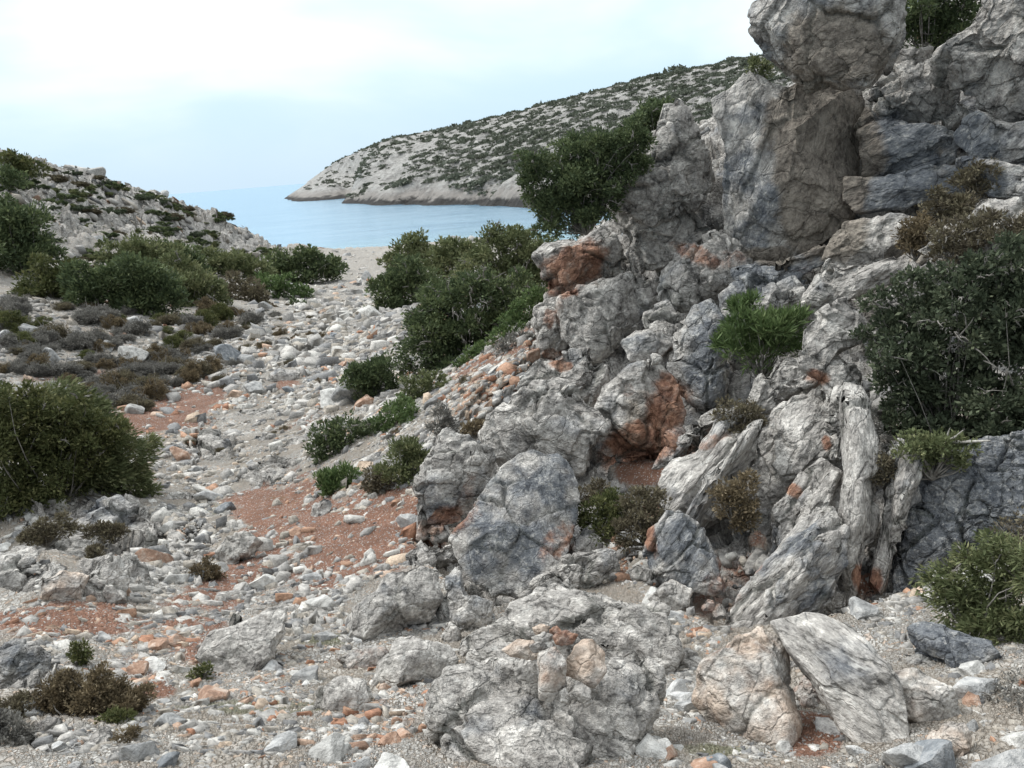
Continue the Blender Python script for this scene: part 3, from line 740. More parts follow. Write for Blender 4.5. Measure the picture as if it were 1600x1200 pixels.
BUSHES = [
 # --- cliff top and cliff
 ('cliff_top_tree', 'dark windswept juniper spilling over the cliff edge above the cove water', [(838,258,28),(885,248,34),(848,290,30),(905,275,44),(945,232,36),(955,265,40),(878,330,30),(915,335,32),(862,348,22),(945,320,26),(990,225,28),(925,250,40),(900,300,36),(860,320,30),(940,300,34),(970,245,34),(985,205,24)], 'dark', dict(r=15.5, cat='tree', bare=50, leaf_px=5.5, twigs=18, dens=1.2, hug=True)),
 ('cliff_top_tree', 'small dark juniper on the crest just left of the pointed grey spire', [(1010,192,30),(1032,185,26),(995,210,24),(1042,172,16)], 'dark', dict(r=17.2, cat='tree', bare=8)),
 ('juniper_tree', 'dark spreading tree behind the crest between the balanced block and the upper right shoulder', [(1430,5,40),(1475,0,46),(1450,40,36),(1490,35,34),(1425,52,24),(1468,62,22),(1410,30,22)], 'dark', dict(r=18.5, cat='tree', bare=14, dens=.8)),
 ('small_shrub', 'tiny green tuft in the notch left of the balanced block', [(1186,104,14),(1196,112,10)], 'mid', dict(r=15.0, leaf_px=5)),
 ('feathery_shrub', 'feathery bright green conifer shrub growing from the cliff left of the white perched boulder', [(1160,505,30),(1195,515,34),(1230,505,26),(1150,545,28),(1190,555,32),(1225,540,26),(1152,478,14),(1176,474,12)], 'bright', dict(r=11.6, updir=.8, aspect=.16, leaf_px=13, dens=1.3, nsub=34, clump=.3)),
 ('lentisk_shrub', 'huge dark green lentisk spread over the cliff at the right edge', [(1395,505,32),(1440,480,36),(1500,465,40),(1560,455,40),(1610,455,46),(1385,550,28),(1430,550,52),(1500,530,56),(1570,540,58),(1630,550,50),(1400,600,36),(1440,625,46),(1500,610,56),(1570,625,58),(1630,640,50),(1440,680,34),(1495,680,26),(1560,675,32),(1600,690,30),(1535,700,22),(1462,438,24),(1530,425,28),(1590,415,34),(1620,500,50),(1365,470,18),(1352,520,16),(1415,440,20),(1400,660,22)], 'lent', dict(r=9.9, bare=130, twigs=40, dens=.95, leaf_px=7, aspect=.5, squash=.8, clump=.3, nsub=30)),
 ('lentisk_shrub', 'lighter green hanging tip below the big lentisk at the pale dead branch', [(1425,705,26),(1460,700,28),(1495,700,22),(1440,722,18)], 'mid', dict(r=9.0, aspect=.5, bare=4)),
 ('dry_shrub', 'grey leafless thorny bush on the pale humped crest above the big lentisk', [(1495,370,30),(1525,360,26),(1480,395,24),(1550,345,18)], 'umber', dict(r=11.2, bare=26, dens=.8)),
 ('dry_shrub', 'greenish brown cushion on the ledge below the dark blue cliff', [(1420,366,18),(1445,362,20),(1434,382,18)], 'brown', dict(r=12.4)),
 ('dry_shrub', 'grey spiny cushion on the ledge right of the greenish brown one', [(1468,325,22),(1500,322,22),(1480,342,20)], 'umber', dict(r=12.6)),
 ('dry_shrub', 'brownish shrub clinging to the blue grey rock near the right edge', [(1520,278,20),(1545,272,18),(1528,296,16)], 'umber', dict(r=13.3)),
 ('dry_shrub', 'small brown shrub cut by the right edge beside the humped crest', [(1592,358,18),(1612,350,20)], 'umber', dict(r=11.2)),
 ('dry_shrub', 'brownish grey shrub on the strata ribs below the feathery shrub', [(1140,642,22),(1168,650,24),(1150,670,20)], 'umber', dict(r=10.3, bare=8)),
 ('dry_shrub', 'golden brown shrub in the gap of the strata ribs above the blue grey foot', [(1130,768,20),(1160,762,22),(1150,792,26),(1165,815,16)], 'brown', dict(r=9.2, bare=8)),
 ('dry_shrub', 'twiggy grey brown tuft in the dark vertical cleft', [(1372,722,18),(1386,740,14),(1366,745,12)], 'umber', dict(r=8.9, bare=6, dens=.7)),
 ('dry_shrub', 'grey twiggy bush left of the lentisk under the white perched boulder', [(1345,645,24),(1362,672,20),(1338,668,16)], 'grey', dict(r=9.7, bare=14, dens=.6)),
 ('small_shrub', 'yellow green and brown shrub between the tallest boulder and the strata ribs', [(925,800,24),(955,790,28),(945,825,28),(975,808,26)], 'yellow', dict(r=9.6, bare=10)),
 ('dry_shrub', 'umber thorny shrub joined to the right of the yellow green one', [(995,785,28),(1012,805,26),(985,832,28),(1015,835,20),(1018,775,18)], 'umber', dict(r=9.8, bare=14)),
 ('dry_shrub', 'greyish tuft at the foot of the rust red rock face', [(935,765,18),(912,772,14)], 'umber', dict(r=10.6)),
 ('conifer_shrub', 'low green conifer branches sprawling at the lower right edge', [(1545,890,36),(1590,880,44),(1500,905,34),(1460,915,26),(1540,940,40),(1595,940,48),(1490,945,30),(1560,985,36),(1610,1000,44),(1520,985,22),(1560,1035,22),(1600,1050,26)], 'mid', dict(r=7.3, bare=34, dens=.8, updir=.1, aspect=.25, leaf_px=9, dirb=np.array([-.5, 0, 0]))),
 ('dry_shrub', 'bare grey twigs hanging at the right edge below the polished cliff face', [(1590,820,26),(1610,860,24),(1575,850,18)], 'umber', dict(r=8.0, bare=40, dens=.3)),
 ('dry_shrub', 'tangle of dry grey twigs in the bottom right corner', [(1560,1090,26),(1600,1080,30)], 'grey', dict(r=6.2, bare=40, dens=.25)),
 # --- junipers in the valley, right side
 ('juniper_tree', 'rounded green juniper crown standing nearest the beach', [(632,398,26),(655,392,22),(618,412,20),(670,404,22)], 'mid', dict(r=62, cat='tree', dens=1.2)),
 ('juniper_tree', 'pale green juniper crown second from the beach', [(690,400,26),(715,394,24),(738,398,24),(700,420,28)], 'mid', dict(r=56, cat='tree', dens=1.2)),
 ('juniper_tree', 'flat topped dark grey green tree leaning over the gully stones', [(600,455,26),(628,440,30),(655,436,28),(612,480,24),(585,490,18),(640,465,30),(670,450,24)], 'dark', dict(r=48, cat='tree', bare=14, dens=1.2)),
 ('juniper_tree', 'olive juniper against the cliff edge at the top of the tree belt', [(770,395,34),(810,385,34),(838,400,36),(745,425,34),(790,430,40),(835,440,34)], 'mid', dict(r=38, cat='tree', bare=40, dens=1.1)),
 ('lentisk_tree', 'widest dark tree with grey bare twigs in the middle of the tree belt', [(700,480,44),(745,470,44),(680,530,46),(725,525,50),(650,550,32),(700,570,36),(770,510,44),(665,500,34),(735,560,26)], 'dark', dict(r=34, cat='tree', bare=110, dens=1.15)),
 ('lentisk_tree', 'dark grey tree with bare twigs close to the orange overhang', [(800,465,40),(835,470,30),(790,500,34),(760,450,30)], 'dark', dict(r=32, cat='tree', bare=60)),
 ('lentisk_tree', 'bright green bushy tree touching the left foot of the cliff', [(825,485,26),(805,510,26),(835,510,20),(785,525,20),(838,470,14)], 'bright', dict(r=23, cat='tree')),
 ('lentisk_shrub', 'low bright green shrubs along the lower rim of the tree belt', [(755,545,16),(735,558,14),(720,570,12)], 'bright', dict(r=24)),
 ('juniper_shrub', 'dense round dark green juniper at the lower left end of the tree belt', [(575,590,30),(600,578,26),(568,612,22),(595,605,24),(560,585,16)], 'dark', dict(r=25, dens=1.3, updir=.6)),
 ('juniper_shrub', 'light green feathery juniper below the widest dark tree', [(655,605,22),(680,600,22),(700,608,16),(640,622,18)], 'mid', dict(r=17.5, updir=.5)),
 ('lentisk_shrub', 'bright green shrub below the light feathery juniper', [(615,650,22),(640,655,20),(600,665,16),(632,632,14)], 'bright', dict(r=17)),
 ('juniper_shrub', 'loose grey green juniper with open twigs above the small bright bush', [(510,680,26),(540,670,28),(565,690,26),(520,705,22),(495,700,18),(580,670,18)], 'dark', dict(r=17.5, bare=26, dens=.85)),
 ('juniper_shrub', 'smallest bright green round bush at the top of the red bank', [(520,750,22),(540,745,20),(525,762,20),(508,756,14)], 'bright', dict(r=14.2, updir=.9, aspect=.22, leaf_px=9, dens=1.2)),
 ('juniper_shrub', 'upright dense green bush left of the dark rounded rock', [(630,710,28),(650,730,28),(622,745,26),(645,765,22),(640,698,18)], 'mid', dict(r=12.9, updir=.7, dens=1.2)),
 ('dry_shrub', 'grey dry shrub between the upright green bush and the small bright bush', [(585,742,18),(595,760,16),(578,760,12)], 'umber', dict(r=13.4)),
 ('dry_shrub', 'grey dry shrub on the scree behind the upright green bush', [(690,648,16),(700,665,14),(680,668,12)], 'grey', dict(r=14)),
 ('dry_shrub', 'grey lavender coloured shrub at the foot of the bright green bushy tree', [(795,538,14),(815,530,14),(780,548,10)], 'grey', dict(r=20)),
 ('dry_shrub', 'brown cushion at the upper rim of the big rounded rock mass', [(740,668,14),(728,674,10),(752,664,9)], 'brown', dict(r=13.2)),
 # --- left foreground
 ('juniper_tree', 'large yellow green juniper leaning in from the left edge', [(20,655,42),(70,645,38),(110,660,40),(50,690,50),(110,705,46),(10,720,50),(70,740,44),(150,690,40),(30,775,36),(-20,680,50),(5,800,30)], 'yellow', dict(r=16.0, cat='tree', bare=40, dens=1.15, updir=.2)),
 ('juniper_tree', 'dark green juniper half behind the yellow green one, combed to the right', [(125,635,30),(95,615,26),(160,690,38),(195,715,36),(205,750,32),(165,740,40),(120,750,36),(222,770,16),(150,650,22),(135,720,40)], 'mid', dict(r=16.8, cat='tree', dens=1.35, updir=0, dirb=np.array([.7, 0, .1]), aspect=.2, leaf_px=9)),
 ('cushion_shrub', 'widest rusty brown cushion shrub in the lower left corner', [(85,1082,24),(110,1088,30),(145,1092,32),(180,1100,30),(205,1104,18),(130,1108,24)], 'brown', dict(r=6.9, dens=1.6, leaf_px=4.6, crown_name='foliage', stem_name='stem')),
 ('cushion_shrub', 'grey cushion shrub cut by the left edge in the lower corner', [(10,1150,30),(-15,1140,26),(20,1165,16)], 'grey', dict(r=6.2, dens=1.6, leaf_px=4.6, crown_name='foliage', stem_name='stem')),
 ('cushion_shrub', 'grey brown cushion between the left outcrop and the widest brown cushion', [(25,1115,20),(50,1108,22),(5,1112,16)], 'umber', dict(r=6.7, dens=1.6, leaf_px=4.2, crown_name='foliage', stem_name='stem')),
 ('cushion_shrub', 'small olive brown tuft below the widest brown cushion', [(194,1160,17),(183,1168,10)], 'brown', dict(r=5.9, dens=1.6, leaf_px=4.2, crown_name='foliage', stem_name='stem')),
 ('cushion_shrub', 'yellowish cushion touching the lower rim of the widest brown cushion', [(172,1128,16),(192,1126,14),(160,1134,9)], 'yellow', dict(r=6.4, dens=1.3, crown_name='foliage', stem_name='stem')),
 ('cushion_shrub', 'brown cushion shrub leaning against the joined boulders on the trail', [(318,892,17),(328,906,15),(310,908,13)], 'brown', dict(r=10.9, dens=1.6, leaf_px=4.2, crown_name='foliage', stem_name='stem')),
 ('cushion_shrub', 'dark brown tuft sitting on the low slab of pitted limestone', [(146,872,16),(152,886,12),(138,882,10)], 'umber', dict(r=11.2, dens=1.6, leaf_px=4.2, crown_name='foliage', stem_name='stem')),
 ('cushion_shrub', 'small moss coloured cushion between orange stones of the foreground', [(124,1020,13),(132,1026,9)], 'yellow', dict(r=7.7, dens=1.6, leaf_px=4.2, crown_name='foliage', stem_name='stem')),
 ('cushion_shrub', 'flat brown shrubs behind the low slab under the yellow green juniper', [(70,832,16),(95,828,16),(45,838,12)], 'umber', dict(r=13, dens=1.6, leaf_px=4.2, crown_name='foliage', stem_name='stem')),
 ('cushion_shrub', 'dark cushion right of the flat brown shrubs on the low slab', [(150,830,14),(172,832,14),(188,828,9)], 'umber', dict(r=13, dens=1.6, leaf_px=4.2, crown_name='foliage', stem_name='stem')),
 ('small_shrub', 'small dark green plant growing on top of the cairn outcrop', [(834,972,9),(828,978,6)], 'bright', dict(r=6.75, leaf_px=5)),
 ('small_shrub', 'tiny green sprig in the front hollow of the cairn outcrop', [(770,1118,10),(788,1114,8)], 'bright', dict(r=5.6, leaf_px=5)),
 ('dry_shrub', 'olive tuft at the tip of the flat rounded slab', [(318,1048,12),(305,1052,8)], 'yellow', dict(r=7.5)),
 # --- left hillside dark shrubs
 ('lentisk_shrub', 'dark shrub mass cut by the left edge halfway up the hillside', [(10,345,26),(45,350,24),(-10,380,36),(25,400,34),(60,390,22),(10,430,30)], 'dark', dict(r=62, dens=1.2)),
 ('lentisk_shrub', 'brownish green shrub low on the hillside above the pale stones', [(60,445,24),(90,440,24),(110,455,18),(45,462,14)], 'yellow', dict(r=56, dens=1.2)),
 ('lentisk_shrub', 'dark olive shrub beside the brownish green one', [(140,445,24),(170,440,26),(130,470,20),(160,470,22),(195,460,22)], 'dark', dict(r=55, dens=1.2)),
 ('lentisk_shrub', 'tallest dark green thicket in the middle of the hillside foot', [(215,430,28),(240,445,28),(220,470,26),(260,470,24),(200,485,16),(245,490,14)], 'dark', dict(r=54, dens=1.2)),
 ('lentisk_shrub', 'thicket with bare twigs at its right end above the gully bend', [(280,445,26),(305,455,28),(320,475,22),(290,478,20),(335,460,14)], 'mid', dict(r=53, dens=1.2, bare=20)),
 ('lentisk_shrub', 'round olive shrub above the thickets in the hillside centre', [(185,398,20),(210,392,22),(240,398,22),(225,412,18)], 'mid', dict(r=66, dens=1.2)),
 ('lentisk_shrub', 'dark shrub right of the round olive shrub, before pale rocks', [(265,395,18),(285,402,18),(300,412,14),(255,415,16)], 'dark', dict(r=66, dens=1.2)),
 ('lentisk_shrub', 'long green shrub running down to the gully beyond the pale rock', [(330,405,16),(355,410,18),(380,418,18),(400,425,16),(345,422,12)], 'mid', dict(r=68, dens=1.2)),
 ('lentisk_shrub', 'dark shrub row ending the hillside at the beach gravel', [(430,408,16),(455,412,18),(480,415,18),(505,418,16),(525,422,12),(470,430,16),(440,430,16),(500,432,12)], 'dark', dict(r=72, dens=1.2)),
 ('lentisk_shrub', 'smallest dark shrub standing forward on the beach gravel', [(518,410,9),(530,414,8)], 'dark', dict(r=80)),
 ('lentisk_shrub', 'fresh green low shrub below the dark shrub row', [(425,450,16),(450,455,16),(472,458,12),(410,440,12)], 'bright', dict(r=58, dens=1.2)),
 ('dry_shrub', 'purplish brown round shrub left of the fresh green one', [(370,455,18),(395,460,18),(405,470,10)], 'umber', dict(r=55, dens=1.2)),
 ('lentisk_shrub', 'low dark cushion at the gully rim under the fresh green shrub', [(462,476,9),(478,478,8)], 'dark', dict(r=50)),
 ('lentisk_shrub', 'dark shrub above the left edge mass near the skyline', [(8,285,14),(22,280,12)], 'dark', dict(r=82)),
 ('lentisk_shrub', 'broad brown green shrub under the skyline at the left', [(30,262,13),(50,266,12),(12,258,12)], 'yellow', dict(r=90)),
]
for i, (nm, lab, lb, kd, kw) in enumerate(BUSHES):
    if kw.get('r', 0) >= 50 and lb[0][0] < 560 and lb[0][2] > 12: lb = [(l[0], l[1], l[2] * 1.22) for l in lb]
    bush(nm, lab, lb, kd, seed=i, **kw)

# the pale dead branch in front of the big lentisk
rg = np.random.default_rng(3)
b0 = at(1478, 690, 9.0)
dp = []
for tpx, tpy, rr_, th in ((1505, 672, 8.9, .012), (1548, 688, 8.8, .014), (1485, 668, 8.9, .01), (1490, 682, 8.85, .012)):
    dp += twig_paths(np.zeros(3), [at(tpx, tpy, rr_) - b0], th * 1.6, rg, .12, 7)
TV, TF = tubes(dp, 6)
pale_bark, nt_, bs_, _o = new_mat('bleached_wood')
gn_ = N(nt_, 'ShaderNodeNewGeometry'); L(nt_, ramp(nt_, noise(nt_, gn_.outputs['Position'], 30, 4).outputs[0], [(.3, (.28, .26, .23)), (.7, (.58, .56, .52))]).outputs[0], bs_.inputs[0])
tag(mesh_from('dead_branch', TV, TF, pale_bark, loc=b0), 'pale bleached dead branch sticking out of the big lentisk', 'branch')
# bleached trunk stubs on the left hillside
for i, (px, py, h, lab) in enumerate(((213, 358, 1.0, 'bare dead trunk standing alone on the pale hillside rocks'), (236, 360, .8, 'short dead trunk right of the tall bare one on the hillside'), (221, 357, .9, 'thin dead trunk between the two other bare trunks on the hillside'))):
    b = at(px, py, (hit(px, py) or 80)); 
    TV, TF = tubes([(np.array([[0, 0, -.3], [.05, 0, h * .6], [-.05 + .2 * i, 0, h * 1.5]]), [.1, .07, .03])], 6)
    tag(mesh_from('dead_tree', TV, TF, BARK, loc=b), lab, 'dead tree')

# --- cushion shrubs (spiny phrygana) scattered on the left slope: copies of a few plants with their parts
def make_cushion(kind, seed, label):
    rg = np.random.default_rng(seed)
    root = empty('thyme_cushion', (0, 0, 0)); tag(root, label, 'shrub', None)
    cs = [np.array([0, 0, .30])] + [np.array([rg.uniform(-.35, .35), rg.uniform(-.35, .35), rg.uniform(.18, .3)]) for _ in range(3)]
    V, F, v = leaves(cs, [.36] + [.26] * 3, [3000, 1500, 1500, 1500], .055, rg, .34, .80, updir=.35, clump=.36, nsub=22)
    mesh_from('foliage', V, F, LEAF[kind], dict(var=v), smooth=False, parent=root)
    tg = [rg.normal(size=3) * .25 + np.array([0, 0, .4]) for _ in range(8)]
    TV, TF = tubes(twig_paths(np.zeros(3), tg, .02, rg), 4)
    mesh_from('stem', TV, TF, BARK, parent=root)
    return root
KINDS = [('grey', 'grey'), ('brown', 'brown'), ('umber', 'grey brown'), ('yellow', 'yellowish')]
protos = [[k, make_cushion(k, 40 + i, None), w_, False] for i, (k, w_) in enumerate(KINDS)]
def place_copy(pr, loc, s, rz, label, group, tilt=0.0):
    root = pr[1]
    if not pr[3]: o = root; pr[3] = True
    else:
        o = root.copy(); C.objects.link(o)
        for ch in list(root.children):
            c_ = ch.copy(); C.objects.link(c_); c_.parent = o
    o.location = loc; o.rotation_euler = (tilt, 0, rz); o.scale = s
    tag(o, label, 'shrub', group)
    LATE.append((o, label.split(' on the ')[0]))
    return o
LATE = []
rg = np.random.default_rng(11)
def scatter_px(n, poly, rg):
    poly = np.array(poly); out = []
    x0, y0 = poly.min(0); x1, y1 = poly.max(0)
    while len(out) < n:
        q = rg.uniform((x0, y0), (x1, y1))
        if inpoly(np.array([q[0]]), np.array([q[1]]), poly)[0]: out.append(q)
    return out
GXY = []
def put(px, py): 
    r = hit(px, py); 
    if r is None: return None
    p = at(px, py, r); p[2] = gz(np.array([p[0]]), np.array([p[1]]))[0]
    return p, r
ZONES = [
 (140, [(0,490),(120,485),(250,505),(400,500),(395,540),(330,570),(300,600),(240,650),(170,640),(120,600),(0,590)], 'lower slope left of the gully', 'cushions on the lower slope left of the gully', (9, 22), [.55, .15, .18, 0, .12, 0]),
 (30, [(200,560),(300,555),(350,580),(300,600),(200,640),(160,640)], 'bank above the red earth patch', 'cushions on the bank above the red earth patch', (14, 26), [.45, .35, .2, 0, 0, 0]),
 (60, [(380,505),(470,480),(520,520),(480,560),(400,600),(330,610),(360,560)], 'stones at the gully rim', 'cushions among the stones at the gully rim', (5, 12), [.3, .4, .3, 0, 0, 0]),
 (14, [(640,600),(760,580),(740,640),(700,690),(600,700)], 'scree below the tree belt', 'cushions on the scree below the tree belt', (7, 14), [.4, .2, .2, 0, .2, 0]),
 (26, [(250,720),(480,760),(480,600),(560,560),(520,640),(420,640)], 'gully stones', 'cushions in the gully bed', (5, 9), [.1, .5, .2, 0, .2, 0]),
]
for n, poly, where, grp, (a, b), wts in ZONES:
    for q in scatter_px(n, poly, rg):
        res = put(*q)
        if res is None: continue
        p, r = res; k = rg.choice(4, p=[wts[0], wts[1], wts[2], wts[4]])
        w = rg.uniform(a, b) * (1 + .35 * rg.random()) / FPX * r / 0.55
        word = KINDS[k][1]
        place_copy(protos[k], p - np.array([0, 0, .05]), (w, w * rg.uniform(.8, 1.2), w * rg.uniform(.75, 1.1)), rg.uniform(0, 6.28), '%s domed cushion shrub on the %s' % (word, where), '%s %s' % (word, grp))

# darker evergreen shrubs of the upper hillside: copies again
def make_hill_shrub(kind, seed):
    rg = np.random.default_rng(seed)
    root = empty('hillside_shrub', (0, 0, 0)); tag(root, None, 'shrub', None)
    cs = [np.array([0, 0, .35])] + [np.array([rg.uniform(-.6, .6), rg.uniform(-.5, .5), rg.uniform(.15, .35)]) for _ in range(4)]
    V, F, v = leaves(cs, [.45] + [.34] * 4, [2600] + [1700] * 4, .075, rg, .4, .75, updir=.4, clump=.32, nsub=16)
    mesh_from('crown', V, F, LEAF[kind], dict(var=v), smooth=False, parent=root)
    TV, TF = tubes(twig_paths(np.zeros(3), [c + rg.normal(size=3) * .1 for c in cs for _ in (0, 1)], .035, rg), 4)
    mesh_from('trunk', TV, TF, BARK, parent=root)
    return root
hk = [('dark', 'dark'), ('mid', 'olive'), ('lent', 'deep green'), ('umber', 'brownish')]
hprot = [[k, make_hill_shrub(k, 70 + i), w_, False] for i, (k, w_) in enumerate(hk)]
HZ = [
 (60, [(0,240),(80,262),(150,275),(250,310),(330,338),(365,350),(350,358),(240,325),(140,290),(60,275),(0,262)], 'skyline of the left hillside', 'shrubs along the skyline of the left hillside', (6, 14)),
 (60, [(0,262),(120,290),(230,330),(330,360),(360,390),(260,385),(120,370),(0,330)], 'pale rocks of the left hillside', 'shrubs among the pale rocks of the left hillside', (6, 16)),
 (50, [(40,370),(200,370),(330,395),(420,420),(400,440),(330,430),(200,425),(100,430)], 'lower half of the left hillside', 'shrubs on the lower half of the left hillside', (8, 20)),
 (10, [(380,395),(430,400),(440,425),(400,430),(350,410)], 'hill foot beside the beach', 'shrubs at the hill foot beside the beach', (7, 13)),
]
for n, poly, where, grp, (a, b) in HZ:
    for q in scatter_px(n, poly, rg):
        res = put(*q)
        if res is None: continue
        p, r = res; k = rg.choice(4, p=[.4, .25, .15, .2])
        w = rg.uniform(a, b) / FPX * r / .8
        place_copy(hprot[k], p - np.array([0, 0, .1]), (w * rg.uniform(1, 1.5), w, w * rg.uniform(.6, .9)), rg.uniform(-.4, .4), '%s low shrub on the %s' % (hprot[k][2], where), '%s %s' % (hprot[k][2], grp))

# far scrub of the headland: beyond counting, one object
rg = np.random.default_rng(23)
n = 26000
a = rg.uniform(haz[0], haz[-1], n); d = np.exp(rg.uniform(math.log(150), math.log(650), n))
x, y = np.sin(a) * d, np.cos(a) * d; z = hzf(x, y)
Pn = np.c_[x, y, np.zeros(n)]
dens = fbm(Pn * .045, 4, 90) * 1.6 + fbm(Pn * .016, 3, 95) * .8
azf = (a - haz[0]) / (haz[-1] - haz[0])
keep = (z > 4 + 7 * (fbm(Pn * .03, 2, 12) + .3)) & (dens + np.clip(z / 22, 0, 1) * 0.85 + np.clip((a - col_az(560)) * 1.6, -.9, .75) > rg.uniform(-.05, .75, n))
x, y, z = x[keep], y[keep], z[keep]; n = len(x)
K = 46
rad = rg.lognormal(0, .4, n) * .98
base = rg.normal(size=(n, K, 3)); base /= np.linalg.norm(base, axis=2, keepdims=True); base[:, :, 2] = np.abs(base[:, :, 2]) * .62
u = base * (rg.uniform(.55, 1.0, (n, K))[:, :, None]) * rad[:, None, None] * np.array([1.5, 1.2, .95])
cpos = np.stack([x, y, z - .1], 1)[:, None] + u
t1 = rg.normal(size=(n, K, 3)); t1 /= np.linalg.norm(t1, axis=2, keepdims=True); t2 = np.cross(t1, rg.normal(size=(n, K, 3))); t2 /= np.linalg.norm(t2, axis=2, keepdims=True)
s = (rad[:, None] * rg.uniform(.22, .42, (n, K)))[:, :, None]
tri = np.stack([cpos + t1 * s, cpos - t1 * s * .5 + t2 * s * .8, cpos - t1 * s * .5 - t2 * s * .8], 2).reshape(-1, 3)
var = np.clip(np.repeat(rg.uniform(.05, .6, n), K * 3) + rg.normal(size=n * K * 3) * .05, 0, 1)
sm = mesh_from('headland_scrub', tri, np.arange(len(tri)).reshape(-1, 3), LEAF['scrub'], dict(var=var), smooth=False)
tag(sm, 'dark green scrub dotting the far headland', None, None, 'stuff')
# ------------------------------------------------------------------ rocks
_ico = {}
def ico(n):
    if n not in _ico:
        bm = bmesh.new(); bmesh.ops.create_icosphere(bm, subdivisions=n, radius=1.0)
        V = np.array([v.co[:] for v in bm.verts]); F = np.array([[v.index for v in f.verts] for f in bm.faces])
        bm.free(); V /= np.linalg.norm(V, axis=1, keepdims=True); _ico[n] = (V, F)
    return _ico[n]
def facet(V, rg, n, lo, hi, zb=0.5, soft=0.88):
    for k in range(n):
        nn = rg.normal(size=3); nn[2] = abs(nn[2]) + zb * (1 if k % 4 else -1); nn /= np.linalg.norm(nn)
        off = rg.uniform(lo, hi)
        d = V @ nn - off
        V = V - np.outer(np.clip(d, 0, None) * soft, nn)
    return V
def poly_radius(poly, phi):
    """distance from the origin to the outline in directions phi (outermost crossing)"""
    out = np.zeros(len(phi)); c, s = np.cos(phi), np.sin(phi); n = len(poly)
    for i in range(n):
        a = poly[i]; b = poly[(i + 1) % n]; e = b - a
        den = c * e[1] - s * e[0]
        den = np.where(np.abs(den) < 1e-9, 1e-9, den)
        t = (a[0] * e[1] - a[1] * e[0]) / den
        u = (a[0] * s - a[1] * c) / den
        ok = (t > 0) & (u >= -1e-6) & (u <= 1 + 1e-6)
        out = np.where(ok & (t > out), t, out)
    return out
def rock(name, label, poly, r=None, T=0.45, seed=0, tone=0.3, brown=0.0, strata=0.0, ang=0.0, sub=None, lean=0.25, up=0.0,
         fac=(13, 0.48, 0.86), mat=None, cat='boulder', group=None, rough=0.05, pop=0.0, soft=0.95, stain=0.0, amp=None, warm=0.0, base=None, free=False):
    """a closed boulder: its outline has the traced shape, real size and thickness, where it stands on the ground"""
    poly = np.array(poly, float)
    # centroid
    x, y = poly[:, 0], poly[:, 1]; x1, y1 = np.roll(x, -1), np.roll(y, -1)
    cr = x * y1 - x1 * y; A = cr.sum() / 2
    cx, cy = ((x + x1) * cr).sum() / (6 * A), ((y + y1) * cr).sum() / (6 * A)
    if r is None:
        r = hit(cx, cy) or 14.0
    else:
        r = r if free else min(r, (hit(cx, cy) or r) + 0.05)
    if base is None: base = name == 'boulder' and cy > 840
    if base:
        r = (hit(cx, min(cy + 0.62 * (y.max() - cy), 1198)) or r)
    wpx = math.sqrt(abs(A)) / FPX * r
    r = r - pop - wpx * T * (0.38 if base else 0.6 if name == 'boulder' else 0.30 if name == 'rock_outcrop' else 0)
    c = at(cx, cy, r)
    tocam = EYE - c; tocam /= np.linalg.norm(tocam)
    e = 0.4
    gx = (gz0(np.array([c[0] + e]), np.array([c[1]])) - gz0(np.array([c[0] - e]), np.array([c[1]])))[0] / (2 * e)
    gy = (gz0(np.array([c[0]]), np.array([c[1] + e])) - gz0(np.array([c[0]]), np.array([c[1] - e])))[0] / (2 * e)
    gn = np.array([-gx, -gy, 1]); gn /= np.linalg.norm(gn)
    nrm = tocam * (1 - lean) + gn * lean + np.array([0, 0, up]); nrm /= np.linalg.norm(nrm)
    # outline on the plane through c
    D = ray(poly[:, 0], poly[:, 1])
    t = ((c - EYE) @ nrm) / (D @ nrm)
    W = EYE + D * t[:, None]
    # local frame: x along the strata direction as seen in the face
    xa = rgt * math.cos(math.radians(ang)) - (-upv) * math.sin(math.radians(ang)) * -1 if False else rgt * math.cos(math.radians(ang)) + upv * math.sin(math.radians(ang))
    xa = xa - nrm * (xa @ nrm); xa /= np.linalg.norm(xa); ya = np.cross(nrm, xa)
    Q = np.c_[(W - c) @ xa, (W - c) @ ya]
    size_px = max(np.ptp(poly[:, 0]), np.ptp(poly[:, 1]))
    if sub is None: sub = 6 if size_px > 105 else (5 if size_px > 38 else 4)
    V, F = ico(sub)
    rg = np.random.default_rng(1000 + seed + int(cx) * 7 + int(cy))
    phi = np.arctan2(V[:, 1], V[:, 0]); rho = np.hypot(V[:, 0], V[:, 1])
    R = poly_radius(Q, phi)
    # soften corners a little
    g = np.power(rho, 0.80)
    Wd = math.sqrt(abs(0.5 * np.sum(Q[:, 0] * np.roll(Q[:, 1], -1) - np.roll(Q[:, 0], -1) * Q[:, 1])))
    Z = np.sign(V[:, 2]) * np.power(np.abs(V[:, 2]), 0.85)
    U = np.c_[np.cos(phi) * g, np.sin(phi) * g, Z]
    Uf = facet(U, rg, fac[0], fac[1], fac[2], 0.9, soft)
    sc_ = np.hypot(Uf[:, 0], Uf[:, 1])
    phi2 = np.arctan2(Uf[:, 1], Uf[:, 0]); R2 = poly_radius(Q, phi2)
    tk = Wd * T
    Pn = np.c_[np.cos(phi2) * sc_ * R2, np.sin(phi2) * sc_ * R2, Uf[:, 2] * tk]
    # facets and rounding must not shrink the traced outline
    for ax in (0, 1):
        lo_, hi_ = Pn[:, ax].min(), Pn[:, ax].max(); ql, qh = Q[:, ax].min(), Q[:, ax].max()
        Pn[:, ax] = (Pn[:, ax] - lo_) / (hi_ - lo_) * (qh - ql) + ql
    # broad unevenness
    dirn = Pn / (np.linalg.norm(Pn, axis=1, keepdims=True) + 1e-6)
    nz = fbm(Pn / Wd * 2.2 + seed * 3.1 + cx, 4, seed % 50)
